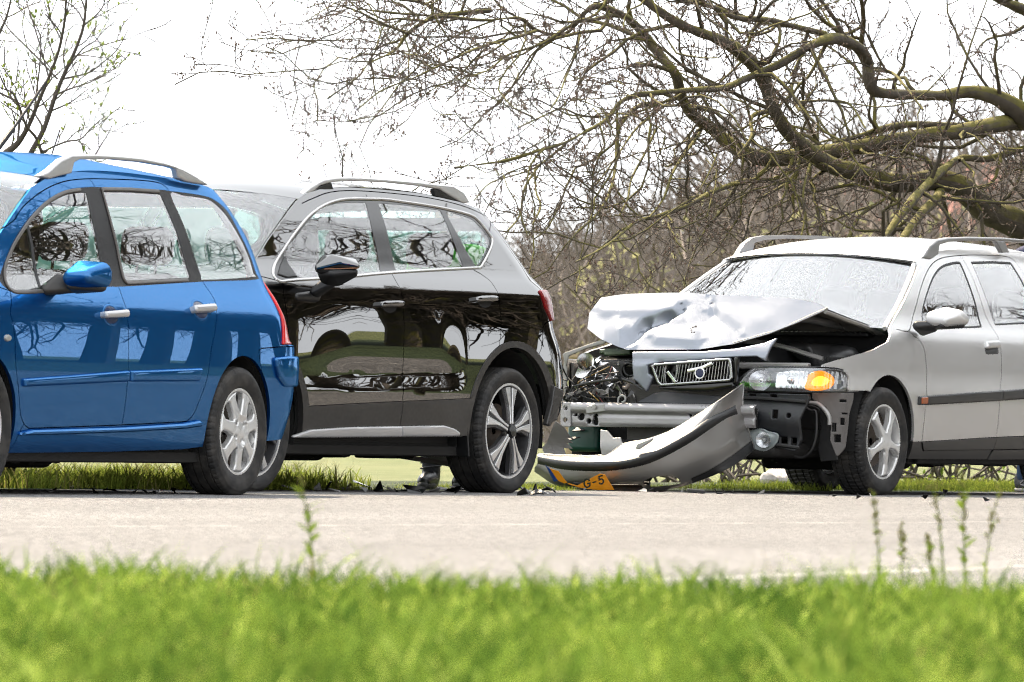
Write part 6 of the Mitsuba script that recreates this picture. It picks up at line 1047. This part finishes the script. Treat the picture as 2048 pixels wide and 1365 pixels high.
def person(lb, at, yaw, jacket, trousers, shoes, lean=0., H=1.0):
    k = uniq('person'); USED.add(k); tag(k, lb, 'person'); M = trs(*at) @ rot([0, 0, 1], yaw) @ np.diag([H, H, H, 1.])
    def P(x, y, z):         # the trunk leans forward (towards -y) about the hips
        if z > .95: dz = z - .95; return (x, y - dz * math.sin(lean), .95 + dz * math.cos(lean))
        return (x, y, z)
    B_ = lambda x, y, z, r: (*P(x, y, z), r)
    hipL, hipR = B_(.09, 0, .92, .10), B_(-.09, 0, .92, .10)
    legs = []
    for s in (1, -1): legs += [((s * .09, 0, .92, .098), (s * .10, -.02, .50, .062)), ((s * .10, -.02, .50, .060), (s * .105, .02, .10, .045))]
    torso = [(hipL, hipR), (hipL, B_(.12, 0, 1.18, .105)), (hipR, B_(-.12, 0, 1.18, .105)), (B_(.12, 0, 1.18, .105), B_(-.12, 0, 1.18, .105)), (B_(.12, 0, 1.18, .105), B_(.15, 0, 1.38, .085)), (B_(-.12, 0, 1.18, .105), B_(-.15, 0, 1.38, .085)), (B_(.15, 0, 1.38, .085), B_(-.15, 0, 1.38, .085)), (B_(0, 0, 1.40, .07), B_(0, 0, 1.50, .055))]
    arms, hands = [], []
    for s in (1, -1):
        sh, el, wr = B_(s * .19, 0, 1.39, .06), B_(s * .25, -.03, 1.12, .046), B_(s * .22, -.22, .98, .032)
        arms += [(sh, el), (el, wr)]; hands.append((s, wr))
    put(f'{k}__trousers', chain(*legs, (hipL, hipR)), trousers, smooth=60, tw=M)
    put(f'{k}__jacket', chain(*torso, *arms), jacket, smooth=60, tw=M)
    hd = trimesh.creation.icosphere(3, .1); v = hd.vertices; v *= [.78, .96, 1.18]; f = v[:, 1] < 0
    v[:, 1] -= .018 * np.exp(-((v[:, 0] / .02)**2 + ((v[:, 2] + .01) / .03)**2)) * f; v[:, 1] += .008 * np.exp(-(((abs(v[:, 0]) - .032) / .016)**2 + ((v[:, 2] - .012) / .012)**2)) * f; v[:, 0] *= 1 - .25 * np.clip(-v[:, 2] / .12, 0, 1)
    c = P(0, -.02, 1.62); hd.vertices = v + c; ears = [hullpts([(c[0] + s * .078, c[1] + .01, c[2] + .02, .014), (c[0] + s * .08, c[1] + .012, c[2] - .015, .010)]) for s in (1, -1)]
    put(f'{k}__head', cat(hd, chain((P(0, -.01, 1.44) + (.055,), P(0, -.015, 1.56) + (.052,))), *ears), 'skin', smooth=60, tw=M)
    hr = trimesh.creation.icosphere(3, .108); hr.vertices *= [.80, .98, 1.16]; hr.vertices += [c[0], c[1] + .012, c[2] + .012]; keep = (hr.triangles_center[:, 1] > c[1] - .035) & (hr.triangles_center[:, 2] > c[2] - .045) | (hr.triangles_center[:, 2] > c[2] + .062); hr.update_faces(keep); put(f'{k}__hair', hr, 'hair', smooth=60, tw=M)
    for s in (1, -1): put(f'{k}__eye', hullpts([(c[0] + s * .031, c[1] - .083, c[2] + .012, .010)]), 'ink', tw=M)
    put(f'{k}__mouth', hullpts([(c[0] - .02, c[1] - .083, c[2] - .055, .005), (c[0] + .02, c[1] - .083, c[2] - .055, .005)]), 'lamp_red_deep', tw=M)
    for s, w in hands:
        o = np.array(w[:3]); d = np.array([0, -.6, -.8]); bn = [((*o, .028), (*(o + d * .075), .030)), ((*(o + d * .075 + [.022, 0, 0]), .018), (*(o + d * .075 - [.022, 0, 0]), .018))]
        for q, L in ((-.030, .062), (-.010, .075), (.010, .070), (.028, .055)): b0 = o + d * .085 + [q, 0, 0]; b1 = b0 + d * L * .55; b2 = b1 + (d + [0, .5, -.1]) * L * .45; bn += [((*b0, .0095), (*b1, .0088)), ((*b1, .0088), (*b2, .0078))]
        t0 = o + d * .02 - [s * .026, 0, 0]; t1 = t0 + d * .035 - [s * .022, .01, 0]; bn += [((*t0, .012), (*t1, .0105)), ((*t1, .0105), (*(t1 + d * .03), .009))]
        m = manifold3d.Manifold()
        for a_, b_ in bn: m = m + manifold3d.Manifold.batch_hull([manifold3d.Manifold.sphere(p[3], 10).translate(list(map(float, p[:3]))) for p in (a_, b_)])
        put(f'{k}__hand', tm(m), 'skin', smooth=60, tw=M)
    for s in (1, -1):
        x = s * .105
        if shoes == 'boot':
            b_ = cat(chain(((x, .03, .19, .056), (x, .04, .07, .055)), ((x, .04, .06, .050), (x, -.10, .055, .046)), ((x, -.10, .055, .046), (x, -.16, .045, .040)), ((x, .05, .05, .048), (x, -.02, .06, .052))))
            q = put(f'{k}__boot', b_, 'leather', smooth=60, tw=M); put(f'{q}__sole', cat(hullpts([(x, .07, .015, .04), (x, -.17, .015, .040), (x, -.06, .015, .047)])), 'ink', tw=M)
            put(f'{q}__strap', cat(*[tube(spline([(x + .060 * math.cos(t), .03 + .062 * math.sin(t), zz + .01 * math.cos(t)) for t in np.linspace(0, 6.28, 13)], 3), .006, 6) for zz in (.20, .165, .13)]), 'shoe_black', tw=M, kind='stuff')
        else:
            b_ = chain(((x, .05, .085, .040), (x, .045, .05, .042)), ((x, .045, .05, .042), (x, -.10, .05, .040)), ((x, -.10, .05, .040), (x, -.155, .042, .032)))
            q = put(f'{k}__shoe', b_, 'shoe_black', smooth=60, tw=M); put(f'{q}__sole', hullpts([(x, .08, .014, .014), (x + .03, .06, .014, .012), (x - .03, .06, .014, .012), (x + .036, -.1, .014, .012), (x - .036, -.1, .014, .012), (x, -.18, .016, .012)]), 'sole', tw=M)
            put(f'{q}__laces', cat(*[tube([(x - .026, -.03 - .022 * i, .090 - .006 * i), (x, -.036 - .022 * i, .098 - .006 * i), (x + .026, -.03 - .022 * i, .090 - .006 * i)], .0032, 5) for i in range(4)], tube(spline([(x - .042, -.09, .035), (x - .045, -.05, .075), (x - .044, .0, .05), (x - .043, -.05, .04)], 4), .003, 5)), 'lace', tw=M, kind='stuff')
    return k
person('person in a bright green jacket and black boots behind the black car', (-.345, 49.85, 0), -12, 'hivis', 'trouser_dark', 'boot', .12, .93)
person('person in a navy jacket, jeans and dark trainers behind the silver car', (3.335, 56.55, 0), 35, 'navy_cloth', 'jeans', 'shoe', .05, 1.06)
# whip aerial on the roof of the blue car
B.add('aerial', cat(tube([(1.62, -.05, 1.62), (1.80, -.05, 1.74)], .012, 8), tube([(1.80, -.05, 1.74), (2.14, -.05, 1.985)], .0065, 6)), 'trim_black')
B.add('aerial', tube([(2.62, .20, 1.53), (2.78, .20, 1.77)], .0035, 5), 'trim_black')
